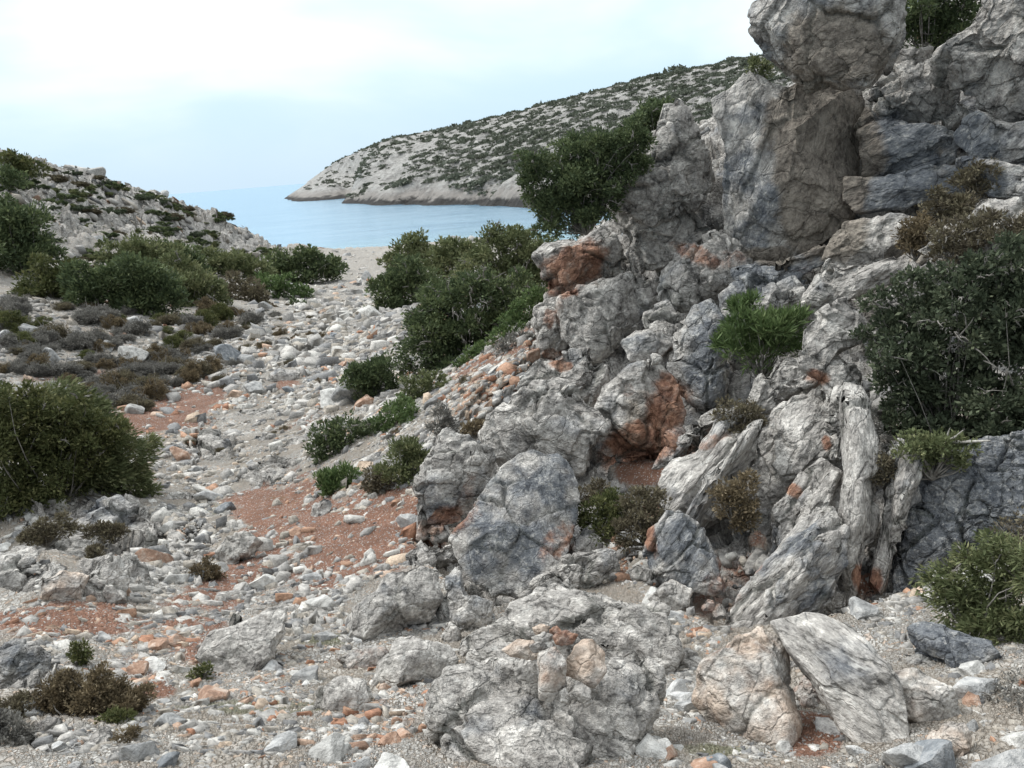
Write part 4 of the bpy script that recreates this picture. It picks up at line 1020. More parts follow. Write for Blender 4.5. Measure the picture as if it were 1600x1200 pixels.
    rz = np.abs(fbm(Pn / Wd * 3.7 + seed, 3, 7 + seed % 50))
    Pn = Pn + dirn * ((nz + 0.12) * rough * Wd * 1.6 - rz * rough * Wd)[:, None]
    Wv = c + Pn[:, :1] * xa + Pn[:, 1:2] * ya + Pn[:, 2:3] * nrm
    qx, qy, _ = proj(Wv)
    jit = fbm(Wv * 1.3, 3, 5) * 14
    st = np.maximum(spots(qx + jit, qy + jit, STAINS), stain)
    br = np.maximum(spots(qx + jit, qy + jit, BROWN), brown)
    tn = tone + spots(qx + jit, qy + jit, BLUE) * 0.45 - spots(qx + jit, qy + jit, PALE) * 0.5
    one = np.ones(len(Wv))
    o = mesh_from(name, Pn, F, mat or (ROCK_FINE if r < 9.5 else ROCK), dict(warm=one * warm, amp=one * (amp if amp is not None else (0.22 if name != 'rock_outcrop' else (0.33 if strata > .45 else 0.5))) * (1.7 if r < 9.5 else 1.0) * 0.9, strata=one * strata, tone=tn, stain=st, brown=br))
    o.matrix_world = Matrix(((xa[0], ya[0], nrm[0], c[0]), (xa[1], ya[1], nrm[1], c[1]), (xa[2], ya[2], nrm[2], c[2]), (0, 0, 0, 1)))
    tag(o, label, cat, group)
    return o
BROWN = [(1285, 230, 90, 120, 1.15), (1285, 330, 70, 80, 1.15), (1200, 400, 50, 20, .8), (1310, 70, 90, 70, .9), (1240, 110, 50, 20, .6), (1010, 660, 50, 60, .6), (1000, 600, 40, 40, .3), (1480, 110, 30, 20, .4), (1480, 260, 30, 30, .5), (1590, 140, 30, 50, .4), (870, 420, 50, 50, .4), (1180, 1030, 60, 50, .0)]
BLUE = [(1430, 260, 120, 80, 1), (1500, 780, 110, 110, 1.1), (1180, 300, 50, 110, .5), (1200, 440, 70, 30, .8), (860, 780, 60, 70, .8), (800, 860, 60, 60, .5), (1240, 880, 60, 60, .5), (1080, 880, 50, 40, .7), (1470, 1010, 60, 30, .9), (700, 780, 40, 50, .6), (960, 1070, 60, 30, .6), (800, 1110, 80, 40, .5), (1090, 560, 30, 60, .7), (850, 690, 80, 30, .5), (60, 1040, 50, 30, .6), (180, 790, 60, 30, .6), (1330, 1030, 60, 50, .5)]
PALE = [(870, 620, 90, 30, .7), (1310, 510, 60, 40, .7), (910, 480, 60, 50, .7), (1000, 280, 80, 60, .3), (1440, 380, 60, 60, .7), (640, 1040, 60, 40, .6), (870, 940, 90, 30, .6), (1230, 640, 60, 60, .4), (1420, 1090, 60, 30, 1), (700, 690, 40, 30, .5), (1400, 30, 30, 60, .5), (1560, 60, 60, 60, .3), (100, 910, 30, 20, .8), (1150, 130, 40, 40, .5), (1300, 700, 60, 100, .3), (1100, 900, 60, 30, .2)]
O = 'rock_outcrop'; B_ = 'boulder'
ROCKS = [
 # name, label, outline, options ------------- the pinnacle and the upper cliff
 (B_, 'huge blocky grey brown rock head on top of the tall pinnacle wall', [(1182,10),(1190,-40),(1235,-85),(1340,-85),(1405,-45),(1420,25),(1408,75),(1378,112),(1358,136),(1300,140),(1230,138),(1208,122),(1192,95),(1178,65),(1178,35)], dict(r=14.9, T=.5, tone=.4, rough=.05, sub=7, fac=(16,.5,.8), amp=.36)),
 (O, 'tall pinnacle wall, blue grey left and brown right, under the blocky rock head', [(1150,88),(1166,84),(1202,105),(1240,122),(1300,126),(1350,122),(1362,175),(1350,230),(1338,300),(1332,338),(1300,372),(1262,402),(1225,414),(1190,425),(1150,398),(1122,345),(1103,310),(1101,250),(1105,200),(1113,160),(1135,122)], dict(r=15.3, T=.40, tone=.35, rough=.03, sub=7, fac=(8,.5,.72), strata=.25, ang=70, amp=.2)),
 (O, 'pointed grey spire left of the tall pinnacle beside the cliff top bushes', [(1052,164),(1070,160),(1087,174),(1102,196),(1107,232),(1104,312),(1060,334),(1000,352),(958,352),(944,320),(958,288),(996,250),(1028,212),(1048,205)], dict(r=16.4, T=.4, tone=.25, rough=.06)),
 (O, 'rough grey cliff shoulder in the upper right corner beside the dark tree', [(1478,105),(1500,65),(1520,10),(1545,-50),(1700,-60),(1700,180),(1600,195),(1540,172),(1492,150)], dict(r=14.8, T=.35, tone=.25, rough=.07, strata=.35, ang=40, sub=7)),
 (O, 'knobbly grey crest between the blocky rock head and the dark tree', [(1365,165),(1375,110),(1408,80),(1450,72),(1480,84),(1502,130),(1498,178),(1450,198),(1400,186)], dict(r=15.6, T=.4, tone=.2)),
 (O, 'blue grey fractured ledge right of the pinnacle, upper of the dark ledges', [(1342,200),(1362,165),(1400,180),(1460,192),(1502,212),(1498,252),(1440,272),(1380,282),(1342,275)], dict(r=15.1, T=.35, tone=.55, strata=.5, ang=20)),
 (O, 'banded grey cliff face below the upper right corner shoulder', [(1488,150),(1540,165),(1600,185),(1700,170),(1700,260),(1640,285),(1580,300),(1528,262),(1496,215)], dict(r=14.2, T=.35, tone=.5, strata=.5, ang=35)),
 (O, 'dark blue grey ledge right of the pinnacle foot', [(1338,272),(1400,275),(1460,256),(1506,262),(1512,305),(1450,316),(1410,332),(1370,338),(1332,342)], dict(r=14.5, T=.35, tone=.65, strata=.5, ang=15)),
 (O, 'fractured blue grey rock at the right edge above the brown shrub', [(1500,255),(1560,262),(1640,250),(1700,240),(1700,350),(1600,335),(1560,312),(1510,305)], dict(r=13.6, T=.35, tone=.45, strata=.4, ang=30)),
 # left part of the cliff
 (O, 'orange stained overhang at the left edge of the cliff above the green trees', [(846,372),(880,362),(920,356),(955,360),(978,395),(965,432),(930,448),(882,468),(850,478),(841,440),(838,405)], dict(r=18.0, T=.4, tone=.15)),
 (O, 'lumpy grey rock below the pointed spire', [(940,335),(1000,338),(1050,326),(1104,305),(1116,360),(1085,398),(1040,422),(1000,432),(975,402),(950,362)], dict(r=16.8, T=.35, tone=.2)),
 (O, 'rounded pale knob of rock below the orange overhang', [(878,478),(905,448),(945,432),(990,428),(1022,448),(1032,490),(1012,515),(978,535),(945,572),(900,562),(880,520)], dict(r=15.9, T=.4, tone=.1)),
 (O, 'narrow weathered rib at the left foot of the cliff beside red scree', [(838,482),(885,462),(892,510),(876,552),(850,566),(834,568),(834,520)], dict(r=17.0, T=.5, tone=.2)),
 (O, 'grey hump with an orange hollow below the lumpy rock', [(1026,425),(1080,382),(1126,364),(1162,398),(1160,430),(1120,452),(1080,484),(1046,490),(1026,458)], dict(r=15.0, T=.4, tone=.2)),
 ('boulder', 'small smooth oval boulder wedged in the middle of the cliff', [(971,532),(998,514),(1038,511),(1050,532),(1032,555),(1002,569),(976,557)], dict(r=14.0, T=.5, tone=.2, rough=.04)),
 (O, 'grey bulge between the pale knob and the dark smooth slab', [(1012,488),(1046,470),(1062,500),(1052,540),(1045,600),(1012,585),(985,572),(1030,556),(1048,532),(1020,510)], dict(r=14.6, T=.4, tone=.3)),
 (O, 'tall dark smooth faced slab in the middle of the cliff', [(1044,560),(1052,508),(1082,480),(1112,472),(1134,498),(1142,560),(1128,618),(1102,642),(1076,624),(1054,594)], dict(r=13.0, T=.4, tone=.5, fac=(7,.55,.85), rough=.04)),
 (O, 'grey rock shoulder behind the feathery green bush', [(1120,452),(1160,422),(1202,428),(1242,432),(1258,450),(1240,500),(1200,560),(1150,590),(1140,520)], dict(r=13.8, T=.3, tone=.4)),
 (O, 'cracked grey block above the big rounded boulder mass', [(805,606),(838,572),(882,545),(925,556),(948,582),(938,622),(905,652),(850,642),(815,628)], dict(r=13.9, T=.4, tone=.15)),
 (O, 'big rounded light grey rock mass at the left of the cliff foot', [(752,645),(788,612),(838,594),(890,590),(926,638),(948,672),(928,705),(896,742),(860,735),(820,722),(775,718),(754,692)], dict(r=12.1, T=.42, tone=.1)),
 (O, 'rock with a deep rust red face above the red soil hollow', [(926,650),(938,602),(984,575),(1022,566),(1052,596),(1068,640),(1054,690),(1012,722),(960,722),(925,702)], dict(r=12.9, T=.33, tone=.3, fac=(8,.5,.8))),
 (O, 'dark rounded rock rooted in red soil left of the tallest foreground boulder', [(657,722),(688,692),(728,670),(757,674),(778,715),(764,760),(742,800),(712,832),(682,845),(654,842),(652,780)], dict(r=10.9, T=.45, tone=.35, brown=.1)),
 (B_, 'tallest foreground boulder, grey with a dark right side, leaning on the cliff foot', [(716,900),(712,858),(735,810),(770,758),(798,722),(840,698),(882,704),(902,742),(907,780),(892,830),(876,882),(845,914),(800,930),(768,950),(735,935)], dict(r=9.5, T=.42, tone=.35, rough=.04, fac=(8,.5,.85), sub=6)),
 (B_, 'dark boulder pieces wedged under the tallest foreground boulder', [(688,900),(716,882),(732,930),(768,946),(762,985),(735,1000),(700,985),(685,950)], dict(r=8.9, T=.5, tone=.4)),
 (B_, 'flat topped grey boulder lying at the end of the scree left of the tallest boulder', [(534,962),(560,930),(612,904),(660,884),(688,892),(692,940),(672,972),(630,992),(580,1012),(545,992)], dict(r=8.6, T=.5, tone=.2, rough=.035, fac=(8,.5,.85))),
 (B_, 'pale veined boulder between the flat topped boulder and the cairn rock', [(583,1042),(620,1004),(652,994),(700,1008),(716,1035),(702,1062),(660,1082),(620,1086),(585,1078)], dict(r=7.4, T=.55, tone=-.3, rough=.03, pop=.06, amp=.14)),
 (B_, 'angular grey boulder left of the pale veined boulder', [(486,1112),(502,1072),(540,1060),(580,1068),(590,1090),(545,1122),(505,1132)], dict(r=6.6, T=.5, tone=.25)),
 (B_, 'rust sided boulder tucked under the flat topped grey boulder', [(525,1030),(560,1012),(600,1010),(610,1030),(580,1050),(545,1055)], dict(r=7.8, T=.45, tone=.2, stain=.55)),
 (O, 'grey sloping slab right of the tallest foreground boulder', [(838,912),(882,880),(930,854),(962,860),(966,882),(945,906),(905,926),(862,934)], dict(r=8.9, T=.4, tone=.1, strata=.3, ang=25, base=True)),
 (B_, 'small grey boulder below the brown bush beside the tallest boulder', [(878,868),(895,838),(925,820),(942,850),(925,872),(892,876)], dict(r=9.4, T=.4, tone=.2)),
 (O, 'upper part of the furrowed pale outcrop carrying the cairn', [(752,1000),(790,950),(838,918),(890,906),(940,912),(992,938),(1042,968),(1058,1010),(1052,1052),(1020,1092),(960,1062),(900,1050),(850,1070),(790,1062),(752,1038)], dict(r=7.5, T=.26, lean=.5, tone=-.05, base=True, strata=.45, ang=-35, rough=.06, fac=(10,.6,.9))),
 (O, 'lower front part of the furrowed outcrop carrying the cairn', [(678,1098),(695,1062),(750,1035),(820,1022),(900,1030),(960,1018),(1024,1046),(1018,1120),(995,1185),(960,1260),(850,1280),(760,1250),(700,1190)], dict(r=6.1, T=.28, lean=.45, tone=.05, base=True, strata=.3, ang=-30, rough=.06, fac=(10,.6,.9))),
 (B_, 'large pinkish boulder with an orange underside, left of the leaning furrowed slab', [(1083,1082),(1098,1040),(1148,998),(1190,982),(1228,1000),(1238,1060),(1240,1120),(1232,1172),(1215,1188),(1170,1174),(1120,1134),(1090,1108)], dict(r=6.0, T=.45, tone=-.15, warm=.55, rough=.03, fac=(8,.55,.85), sub=6)),
 (B_, 'furrowed grey slab leaning right of the pinkish boulder above a red soil hollow', [(1200,972),(1258,960),(1320,972),(1362,1008),(1402,1060),(1418,1130),(1428,1195),(1392,1208),(1340,1182),(1308,1130),(1268,1062),(1228,1012)], dict(r=6.1, T=.4, tone=.15, strata=.75, ang=-45, rough=.04, fac=(8,.55,.9))),
 (B_, 'small orange stone plugged between the pinkish boulder and the leaning slab', [(1238,1075),(1258,1055),(1280,1062),(1286,1095),(1275,1115),(1252,1112),(1238,1098)], dict(r=6.1, T=.6, tone=0, stain=.6, pop=.1)),
 (B_, 'grey stone above the plugged orange stone', [(1226,1040),(1245,1024),(1258,1040),(1252,1062),(1234,1066)], dict(r=6.3, T=.5, tone=.2)),
 (B_, 'flat whitish boulder right of the leaning furrowed slab', [(1378,1052),(1430,1044),(1482,1075),(1502,1112),(1470,1134),(1412,1114)], dict(r=6.5, T=.5, tone=-.4, warm=.3, rough=.03, pop=.14, amp=.12)),
 (B_, 'dark blue grey slab boulder half under the green shrub at the right', [(1420,982),(1460,972),(1520,996),(1578,1030),(1548,1055),(1490,1064),(1440,1042),(1421,1012)], dict(r=7.0, T=.5, tone=.8, rough=.03, fac=(7,.5,.8))),
 (B_, 'squat pale boulder with a hole near the bottom right corner', [(1452,1155),(1480,1138),(1508,1140),(1516,1175),(1500,1205),(1462,1208)], dict(r=5.4, T=.5, tone=-.1, warm=.5)),
 (B_, 'white topped boulder with an orange underside right of the sloping slab', [(1014,936),(1050,908),(1082,920),(1085,950),(1060,972),(1024,962)], dict(r=8.1, T=.5, tone=-.2, warm=.3, rough=.03)),
 (B_, 'oval boulder with pale veins beside the dark slab boulder', [(1414,1025),(1440,1018),(1478,1045),(1478,1062),(1450,1062),(1420,1045)], dict(r=6.7, T=.5, tone=.1)),
 # right lower cliff
 (B_, 'white wedge shaped boulder perched above the strata ribs left of the big lentisk', [(1250,515),(1278,488),(1320,467),(1348,480),(1378,522),(1352,538),(1312,552),(1282,592),(1254,575),(1248,545)], dict(r=10.6, T=.45, tone=-.15, rough=.03, fac=(8,.55,.85))),
 (O, 'pale rib with a clean crack below the white perched boulder', [(1178,602),(1200,565),(1240,552),(1268,578),(1275,602),(1232,618),(1206,652),(1178,668)], dict(r=11.2, T=.4, tone=0)),
 (O, 'broad smooth grey face in the middle of the strata ribs', [(1168,740),(1186,680),(1216,632),(1268,612),(1312,636),(1314,702),(1272,742),(1238,784),(1182,796)], dict(r=10.4, T=.3, tone=.1, strata=.3, ang=60)),
 (O, 'sloping rib running down left of the broad smooth face', [(1040,745),(1060,702),(1110,678),(1160,655),(1195,655),(1180,720),(1150,790),(1100,832),(1062,852),(1022,822),(1030,775)], dict(r=10.2, T=.32, tone=.15, strata=.6, ang=55)),
 (O, 'blue grey foot of the left strata rib above the scree', [(1018,832),(1060,800),(1108,826),(1134,880),(1128,928),(1070,925),(1028,915)], dict(r=9.2, T=.4, tone=.5, strata=.6, ang=60)),
 (O, 'long diagonal strata rib reaching down to the leaning slab', [(1128,995),(1158,930),(1210,876),(1250,828),(1300,785),(1334,815),(1322,880),(1292,935),(1242,970),(1180,992)], dict(r=8.7, T=.33, tone=.2, strata=.7, ang=50)),
 (O, 'splintered grey rock between the smooth face and the diagonal rib', [(1225,765),(1288,716),(1322,738),(1322,792),(1272,842),(1232,872),(1198,862)], dict(r=9.8, T=.35, tone=.2, strata=.5, ang=60)),
 (O, 'upright thin fin of pale rock beside the dark vertical cleft', [(1322,600),(1345,614),(1362,650),(1368,720),(1365,800),(1352,900),(1330,962),(1318,955),(1316,880),(1318,800),(1318,720),(1316,650)], dict(r=9.0, T=.55, tone=.0, strata=.6, ang=85, brown=.1)),
 (O, 'narrow rib of rock on the right side of the dark vertical cleft', [(1376,700),(1410,688),(1444,718),(1434,800),(1404,860),(1382,935),(1368,900),(1384,820),(1374,760)], dict(r=9.1, T=.4, tone=.15, strata=.5, ang=80)),
 (O, 'broad blue grey polished cliff face under the big lentisk', [(1418,722),(1480,690),(1560,680),(1700,660),(1700,800),(1590,822),(1542,862),(1480,900),(1400,938),(1384,890),(1400,830)], dict(r=9.3, T=.22, tone=.75, rough=.03, fac=(9,.5,.75), sub=7)),
 (O, 'grey block leaning against the fin left of the big lentisk', [(1292,560),(1340,576),(1352,650),(1332,684),(1296,642),(1284,592)], dict(r=10.3, T=.4, tone=.1)),
 (O, 'overhanging wedge between the red hollow and the left strata rib', [(1015,735),(1040,700),(1075,662),(1120,630),(1150,640),(1110,675),(1070,705),(1040,740)], dict(r=11.0, T=.5, tone=.3, stain=.15)),
 (O, 'thin strata rib along the upper edge of the left sloping rib', [(1032,872),(1060,884),(1112,802),(1166,702),(1190,655),(1162,655),(1108,730),(1058,812)], dict(r=9.7, T=.5, tone=.1, strata=.7, ang=58)),
 (O, 'thin strata rib left of the long diagonal rib', [(1138,990),(1172,980),(1222,902),(1276,842),(1300,796),(1272,792),(1222,850),(1166,922)], dict(r=8.5, T=.5, tone=.05, strata=.7, ang=52)),
 (O, 'broken strata rib lying under the long diagonal rib', [(1185,990),(1218,978),(1266,922),(1302,872),(1318,826),(1296,818),(1242,880),(1200,938)], dict(r=8.3, T=.5, tone=.25, strata=.7, ang=52)),
 (O, 'short blocky strata rib beside the orange spot of the smooth face', [(1222,872),(1246,878),(1292,802),(1312,742),(1294,734),(1258,782)], dict(r=9.4, T=.55, tone=.0, strata=.6, ang=60)),
 (O, 'leaning splinter right of the cleft under the hanging lentisk tip', [(1386,850),(1404,850),(1442,745),(1440,708),(1414,700),(1394,762)], dict(r=9.0, T=.6, tone=-.05, strata=.7, ang=70)),
 (O, 'pale upper splinter between the smooth face and the fin', [(1296,720),(1318,724),(1332,660),(1328,608),(1308,604),(1296,660)], dict(r=9.9, T=.55, tone=.0, strata=.7, ang=75)),
 (O, 'narrow diagonal rib above the yellow green shrub', [(1062,760),(1082,768),(1130,700),(1170,640),(1150,632),(1100,690)], dict(r=10.3, T=.5, tone=.15, strata=.7, ang=55)),
 # blocks between pinnacle and lentisk
 (B_, 'cracked rounded block at the right foot of the pinnacle', [(1296,388),(1328,348),(1378,334),(1422,350),(1442,380),(1400,398),(1362,420),(1312,432),(1288,412)], dict(r=13.2, T=.45, tone=.1)),
 (O, 'long pale ledge slanting up to the brown shrub', [(1258,445),(1300,402),(1350,412),(1402,398),(1432,418),(1392,442),(1330,468),(1282,486),(1254,474)], dict(r=12.4, T=.4, tone=.05, strata=.4, ang=30)),
 (O, 'grey rock above the feathery green bush', [(1190,475),(1212,445),(1245,430),(1262,450),(1258,490),(1230,512),(1200,505)], dict(r=12.8, T=.4, tone=.15)),
 (O, 'blue slab ledge at the foot of the pinnacle', [(1145,425),(1185,410),(1240,400),(1290,385),(1295,410),(1245,432),(1200,445),(1160,452)], dict(r=13.9, T=.35, tone=.65, strata=.4, ang=15)),
 (O, 'pale humped boulder crest at the right above the big lentisk', [(1438,400),(1478,342),(1538,302),(1602,328),(1700,345),(1700,440),(1590,440),(1530,415),(1490,405)], dict(r=11.9, T=.4, tone=-.1)),
 (O, 'pale rock poking out at the upper left end of the big lentisk', [(1382,470),(1420,440),(1470,412),(1498,430),(1490,460),(1440,480),(1400,500)], dict(r=11.6, T=.4, tone=-.1)),
 # foreground left and valley
 (O, 'low slab of pitted grey limestone below the left green shrub', [(25,862),(60,802),(130,780),(190,773),(238,800),(268,842),(242,872),(150,888),(60,892)], dict(T=.22, tone=.15, lean=.5, rough=.05)),
 (O, 'pitted grey limestone shelf ending at the left edge', [(-40,870),(50,878),(62,930),(40,952),(-40,955)], dict(T=.35, tone=.25, lean=.4)),
 (B_, 'whitish boulder with an orange foot between two grey shelves', [(63,897),(100,884),(137,898),(132,946),(98,952),(67,938)], dict(T=.5, tone=-.2, warm=.5)),
 (B_, 'rounded grey boulder with a pinkish corner right of the whitish one', [(133,896),(172,884),(202,908),(197,946),(160,958),(136,936)], dict(T=.5, tone=.1, stain=.1)),
 (O, 'grey fissured outcrop at the left edge above the brown cushion shrub', [(-30,1015),(20,1005),(64,1015),(92,1050),(62,1088),(0,1098),(-40,1090)], dict(T=.4, tone=.35, lean=.4)),
 (O, 'flat rounded grey slab beside the red trail in the foreground', [(304,1022),(330,985),(380,962),(436,950),(448,985),(410,1030),(372,1058),(330,1052)], dict(T=.3, tone=.0, rough=.025, lean=.45, fac=(7,.5,.8), amp=.13, base=True)),
 (B_, 'white boulder resting on the flat rounded slab', [(381,1002),(400,985),(430,992),(428,1020),(398,1030)], dict(r=7.7, T=.5, tone=-.35)),
 (B_, 'pale grey pair of joined boulders on the red trail', [(337,862),(352,840),(386,834),(410,845),(406,868),(376,876),(362,900),(341,898)], dict(T=.5, tone=-.1)),
 (B_, 'clean white boulder left of the joined boulders on the trail', [(288,882),(308,864),(322,878),(312,898),(292,898)], dict(T=.5, tone=-.4)),
 (O, 'blue grey slab breaking through the stones of the gully', [(298,692),(330,674),(368,690),(368,724),(345,750),(312,730)], dict(T=.2, tone=.35, lean=.6, strata=.4, ang=-30)),
 (O, 'long low slab in the gully above the red trail', [(362,762),(392,738),(430,716),(470,716),(452,745),(405,766)], dict(T=.2, tone=.2, lean=.6, strata=.4, ang=30)),
 (O, 'small flat slab at the foot of the dark combed juniper', [(203,712),(230,696),(262,699),(268,714),(232,724)], dict(T=.25, tone=.1, lean=.6)),
 (O, 'flat pale slab in the gully beyond the red trail bend', [(240,790),(262,770),(300,768),(318,782),(290,796)], dict(T=.2, tone=-.1, lean=.6)),
 (O, 'wide pale ledge crossing the gully bed beyond the dark gully boulder', [(352,655),(372,640),(420,636),(440,648),(410,662),(370,664)], dict(T=.2, tone=-.1, lean=.6)),
 (O, 'broken ledge at the right side of the gully bed', [(440,700),(462,684),(486,690),(480,712),(455,716)], dict(T=.25, tone=.1, lean=.5)),
 (B_, 'grey boulder in the bend of the gully below the purplish shrub', [(425,535),(440,522),(458,528),(456,542),(436,545)], dict(T=.5, tone=.1)),
 (B_, 'dark grey boulder in the gully left of the grey green shrubs', [(380,690),(400,676),(430,678),(432,698),(392,704)], dict(T=.45, tone=.55)),
 (B_, 'rust and grey boulder standing alone in the upper gully', [(412,594),(436,576),(464,576),(474,600),(448,608),(418,606)], dict(T=.5, tone=.25, stain=.3)),
 (B_, 'blue grey upright stone at the foot of the small bright green bush', [(484,820),(490,790),(505,778),(520,785),(512,815),(498,825)], dict(T=.5, tone=.35)),
 (O, 'low grey rock under the dark rounded rock at the edge of the red bank', [(618,900),(622,865),(660,845),(702,840),(742,835),(730,870),(700,890),(660,888)], dict(r=10.0, T=.35, tone=.2, stain=.15)),
 (B_, 'grey pointed stone standing between the flat topped boulder and the cairn rock', [(688,1000),(700,975),(715,965),(728,990),(722,1020),(700,1022)], dict(r=7.9, T=.5, tone=.1)),
 (B_, 'grey stone with a rust foot left of the cairn rock', [(712,1040),(722,1000),(742,984),(758,992),(750,1030),(735,1048)], dict(r=7.6, T=.5, tone=.25, stain=.15)),
 (B_, 'rounded grey boulder at the right foot of the cairn rock', [(1002,1035),(1020,1022),(1046,1032),(1050,1058),(1035,1072),(1010,1062)], dict(r=6.9, T=.5, tone=.0)),
 (B_, 'lying oval grey boulder behind the pinkish boulder', [(1046,1030),(1065,1016),(1092,1026),(1104,1045),(1085,1058),(1058,1048)], dict(r=6.9, T=.5, tone=.0)),
 (B_, 'grey slab stone balanced on the top of the pinkish boulder', [(1170,992),(1188,983),(1214,988),(1214,1000),(1190,1004)], dict(r=6.2, T=.35, tone=.1)),
 (B_, 'rust red stone lying right of the white topped boulder', [(1092,945),(1104,936),(1120,942),(1118,956),(1098,958)], dict(r=8.2, T=.5, tone=.0, stain=.8)),
 (B_, 'white boulder at the bottom edge right of the leaning furrowed slab', [(1420,1178),(1436,1165),(1456,1175),(1458,1205),(1430,1210)], dict(r=5.3, T=.5, tone=-.4)),
 (B_, 'grey veined boulder below the orange stone in the gully mouth', [(984,890),(1000,878),(1018,890),(1016,912),(992,912)], dict(r=8.7, T=.5, tone=.15)),
]
for i, (nm, lab, poly, kw) in enumerate(ROCKS):
    rock(nm, lab, poly, seed=i, cat='boulder' if nm == 'boulder' else 'rock outcrop', **kw)

# the cairn on the furrowed outcrop
CAIRN = [
 ('large pinkish round boulder leaning on the right side of the cairn', [(880,1030),(895,1006),(920,1003),(936,1020),(936,1050),(922,1070),(900,1064),(882,1050)], dict(r=6.35, T=.45, tone=-.1, warm=.7, stain=.42)),
 ('upright whitish block with an orange edge at the front of the cairn', [(842,1022),(868,1014),(882,1035),(880,1062),(862,1088),(846,1086)], dict(r=6.15, T=.45, tone=-.35, warm=.4, stain=.42)),
 ('pale pink block behind the front of the cairn', [(792,1018),(815,1004),(838,1006),(846,1030),(830,1036),(800,1030)], dict(r=6.6, T=.45, tone=-.25, warm=.7)),
 ('whitish flat stone at the left foot of the cairn', [(806,1045),(822,1030),(842,1040),(842,1068),(820,1062)], dict(r=6.4, T=.4, tone=-.4)),
 ('grey stone at the right foot of the cairn', [(886,1078),(898,1065),(916,1070),(916,1090),(896,1095)], dict(r=6.15, T=.45, tone=.2)),
 ('small grey stone between the feet of the cairn blocks', [(872,1078),(880,1070),(888,1080),(884,1094),(874,1092)], dict(r=6.1, T=.5, tone=.1)),
 ('flat brown stone in the lowest layer of the stack on the cairn', [(836,1012),(850,1004),(864,1008),(862,1018),(842,1020)], dict(r=6.35, T=.4, tone=0, stain=.35)),
 ('pale flat stone in the middle of the stack on the cairn', [(838,1002),(852,996),(864,1000),(860,1008),(842,1010)], dict(r=6.36, T=.4, tone=-.1, stain=.3)),
 ('thick tan stone near the top of the stack on the cairn', [(838,990),(850,984),(862,988),(860,998),(842,1001)], dict(r=6.38, T=.4, tone=-.2, warm=.9)),
 ('small brown cap stone topping the cairn', [(834,984),(842,980),(850,984),(846,991),(836,991)], dict(r=6.4, T=.4, tone=0, stain=.5)),
 ('orange flat stone at the right side of the stack on the cairn', [(864,1000),(880,994),(894,997),(886,1008),(866,1012)], dict(r=6.33, T=.35, tone=0, stain=.9)),
 ('rust coloured chip leaning behind the orange flat stone on the cairn', [(858,992),(868,988),(874,994),(868,1001),(858,1001)], dict(r=6.4, T=.4, tone=0, stain=.8)),
]
from mathutils.bvhtree import BVHTree
def surf_dist(px, py, objs):
    best = None
    d_ = Vector(ray(float(px), float(py))[0])
    for o in objs:
        me = o.data; mw = o.matrix_world
        if o.name not in _bvh:
            vs = np.empty(len(me.vertices) * 3, np.float32); me.vertices.foreach_get('co', vs); vs = vs.reshape(-1, 3)
            R3 = np.array(mw.to_3x3()); vs = vs @ R3.T + np.array(mw.translation)
            fs = np.empty(len(me.polygons) * 3, np.int32); me.polygons.foreach_get('vertices', fs)
            _bvh[o.name] = BVHTree.FromPolygons(vs.tolist(), fs.reshape(-1, 3).tolist())
        h_ = _bvh[o.name].ray_cast(Vector(EYE), d_)
        if h_[0] is not None and (best is None or h_[3] < best): best = h_[3]
    return best
_bvh = {}
carriers = [o for o in bpy.data.objects if 'outcrop carrying the cairn' in (o.get('label') or '')]
D0 = min(x_ for x_ in (surf_dist(q, w_, carriers) for q, w_ in ((862, 1075), (905, 1062), (880, 1050), (830, 1040), (860, 1030))) if x_)
CR = [-.12, -.2, 0, -.06, -.22, -.2, -.16, -.15, -.13, -.11, -.17, -.1]
print('cairn distance', D0)
for i, (lab, poly, kw) in enumerate(CAIRN):
    kw = dict(kw); kw.pop('r')
    if i > 5: poly = [((x_ - 862) * 1.3 + 862, (y_ - 1016) * 1.3 + 1014) for x_, y_ in poly]
    else: poly = [((x_ - 862) * 1.12 + 862, (y_ - 1040) * 1.12 + 1040) for x_, y_ in poly]
    rock('cairn_stone', lab, poly, r=D0 + CR[i], seed=300 + i, cat='stone', group='stones of the cairn', lean=.1, rough=.03, sub=4 if i > 3 else 5, mat=ROCK_FINE, base=False, free=True, amp=.07, **kw)
# ------------------------------------------------------------------ stones
rg = np.random.default_rng(31)
def stone_shape(n, seed):
    V, F = ico(n); r_ = np.random.default_rng(seed)
    V = V.copy() * np.array([1, r_.uniform(.6, .95), r_.uniform(.38, .7)])
    for k in range(11):
        nn = r_.normal(size=3); nn /= np.linalg.norm(nn); off = r_.uniform(.46, .74)
        d_ = V @ nn - off * np.abs(V @ nn).max()
        V = V - np.outer(np.clip(d_, 0, None) * .96, nn)
    V = V * (1 + fbm(V * 2.0 + seed, 3, seed)[:, None] * .14)
    return V / np.abs(V).max(), F
ALLROCK = [np.array(t[2]) for t in ROCKS]
def blocked(px, py):
    o = inpoly(px, py, CLIFF_POLY)
    for pl in ALLROCK: o |= inpoly(px, py, pl)
    return o
CLEAR_SOIL = [(280, 640, 90, 26, .85, -22), (440, 840, 90, 44, .7, -40), (560, 870, 90, 40, .6, -15), (60, 975, 110, 16, .7, -3), (760, 570, 60, 16, .6, -30), (420, 800, 66, 36, .95), (500, 880, 80, 40, .5, -15), (405, 880, 50, 40, .85, -35), (270, 655, 70, 18, .6, -22), (340, 925, 60, 18, .75, -30), (240, 1085, 26, 14, 1), (550, 845, 95, 48, .93, -20), (610, 800, 55, 40, .93), (1270, 1170, 40, 34, .8), (215, 672, 40, 12, .6), (60, 970, 120, 14, .5), (1000, 745, 40, 16, .9)]
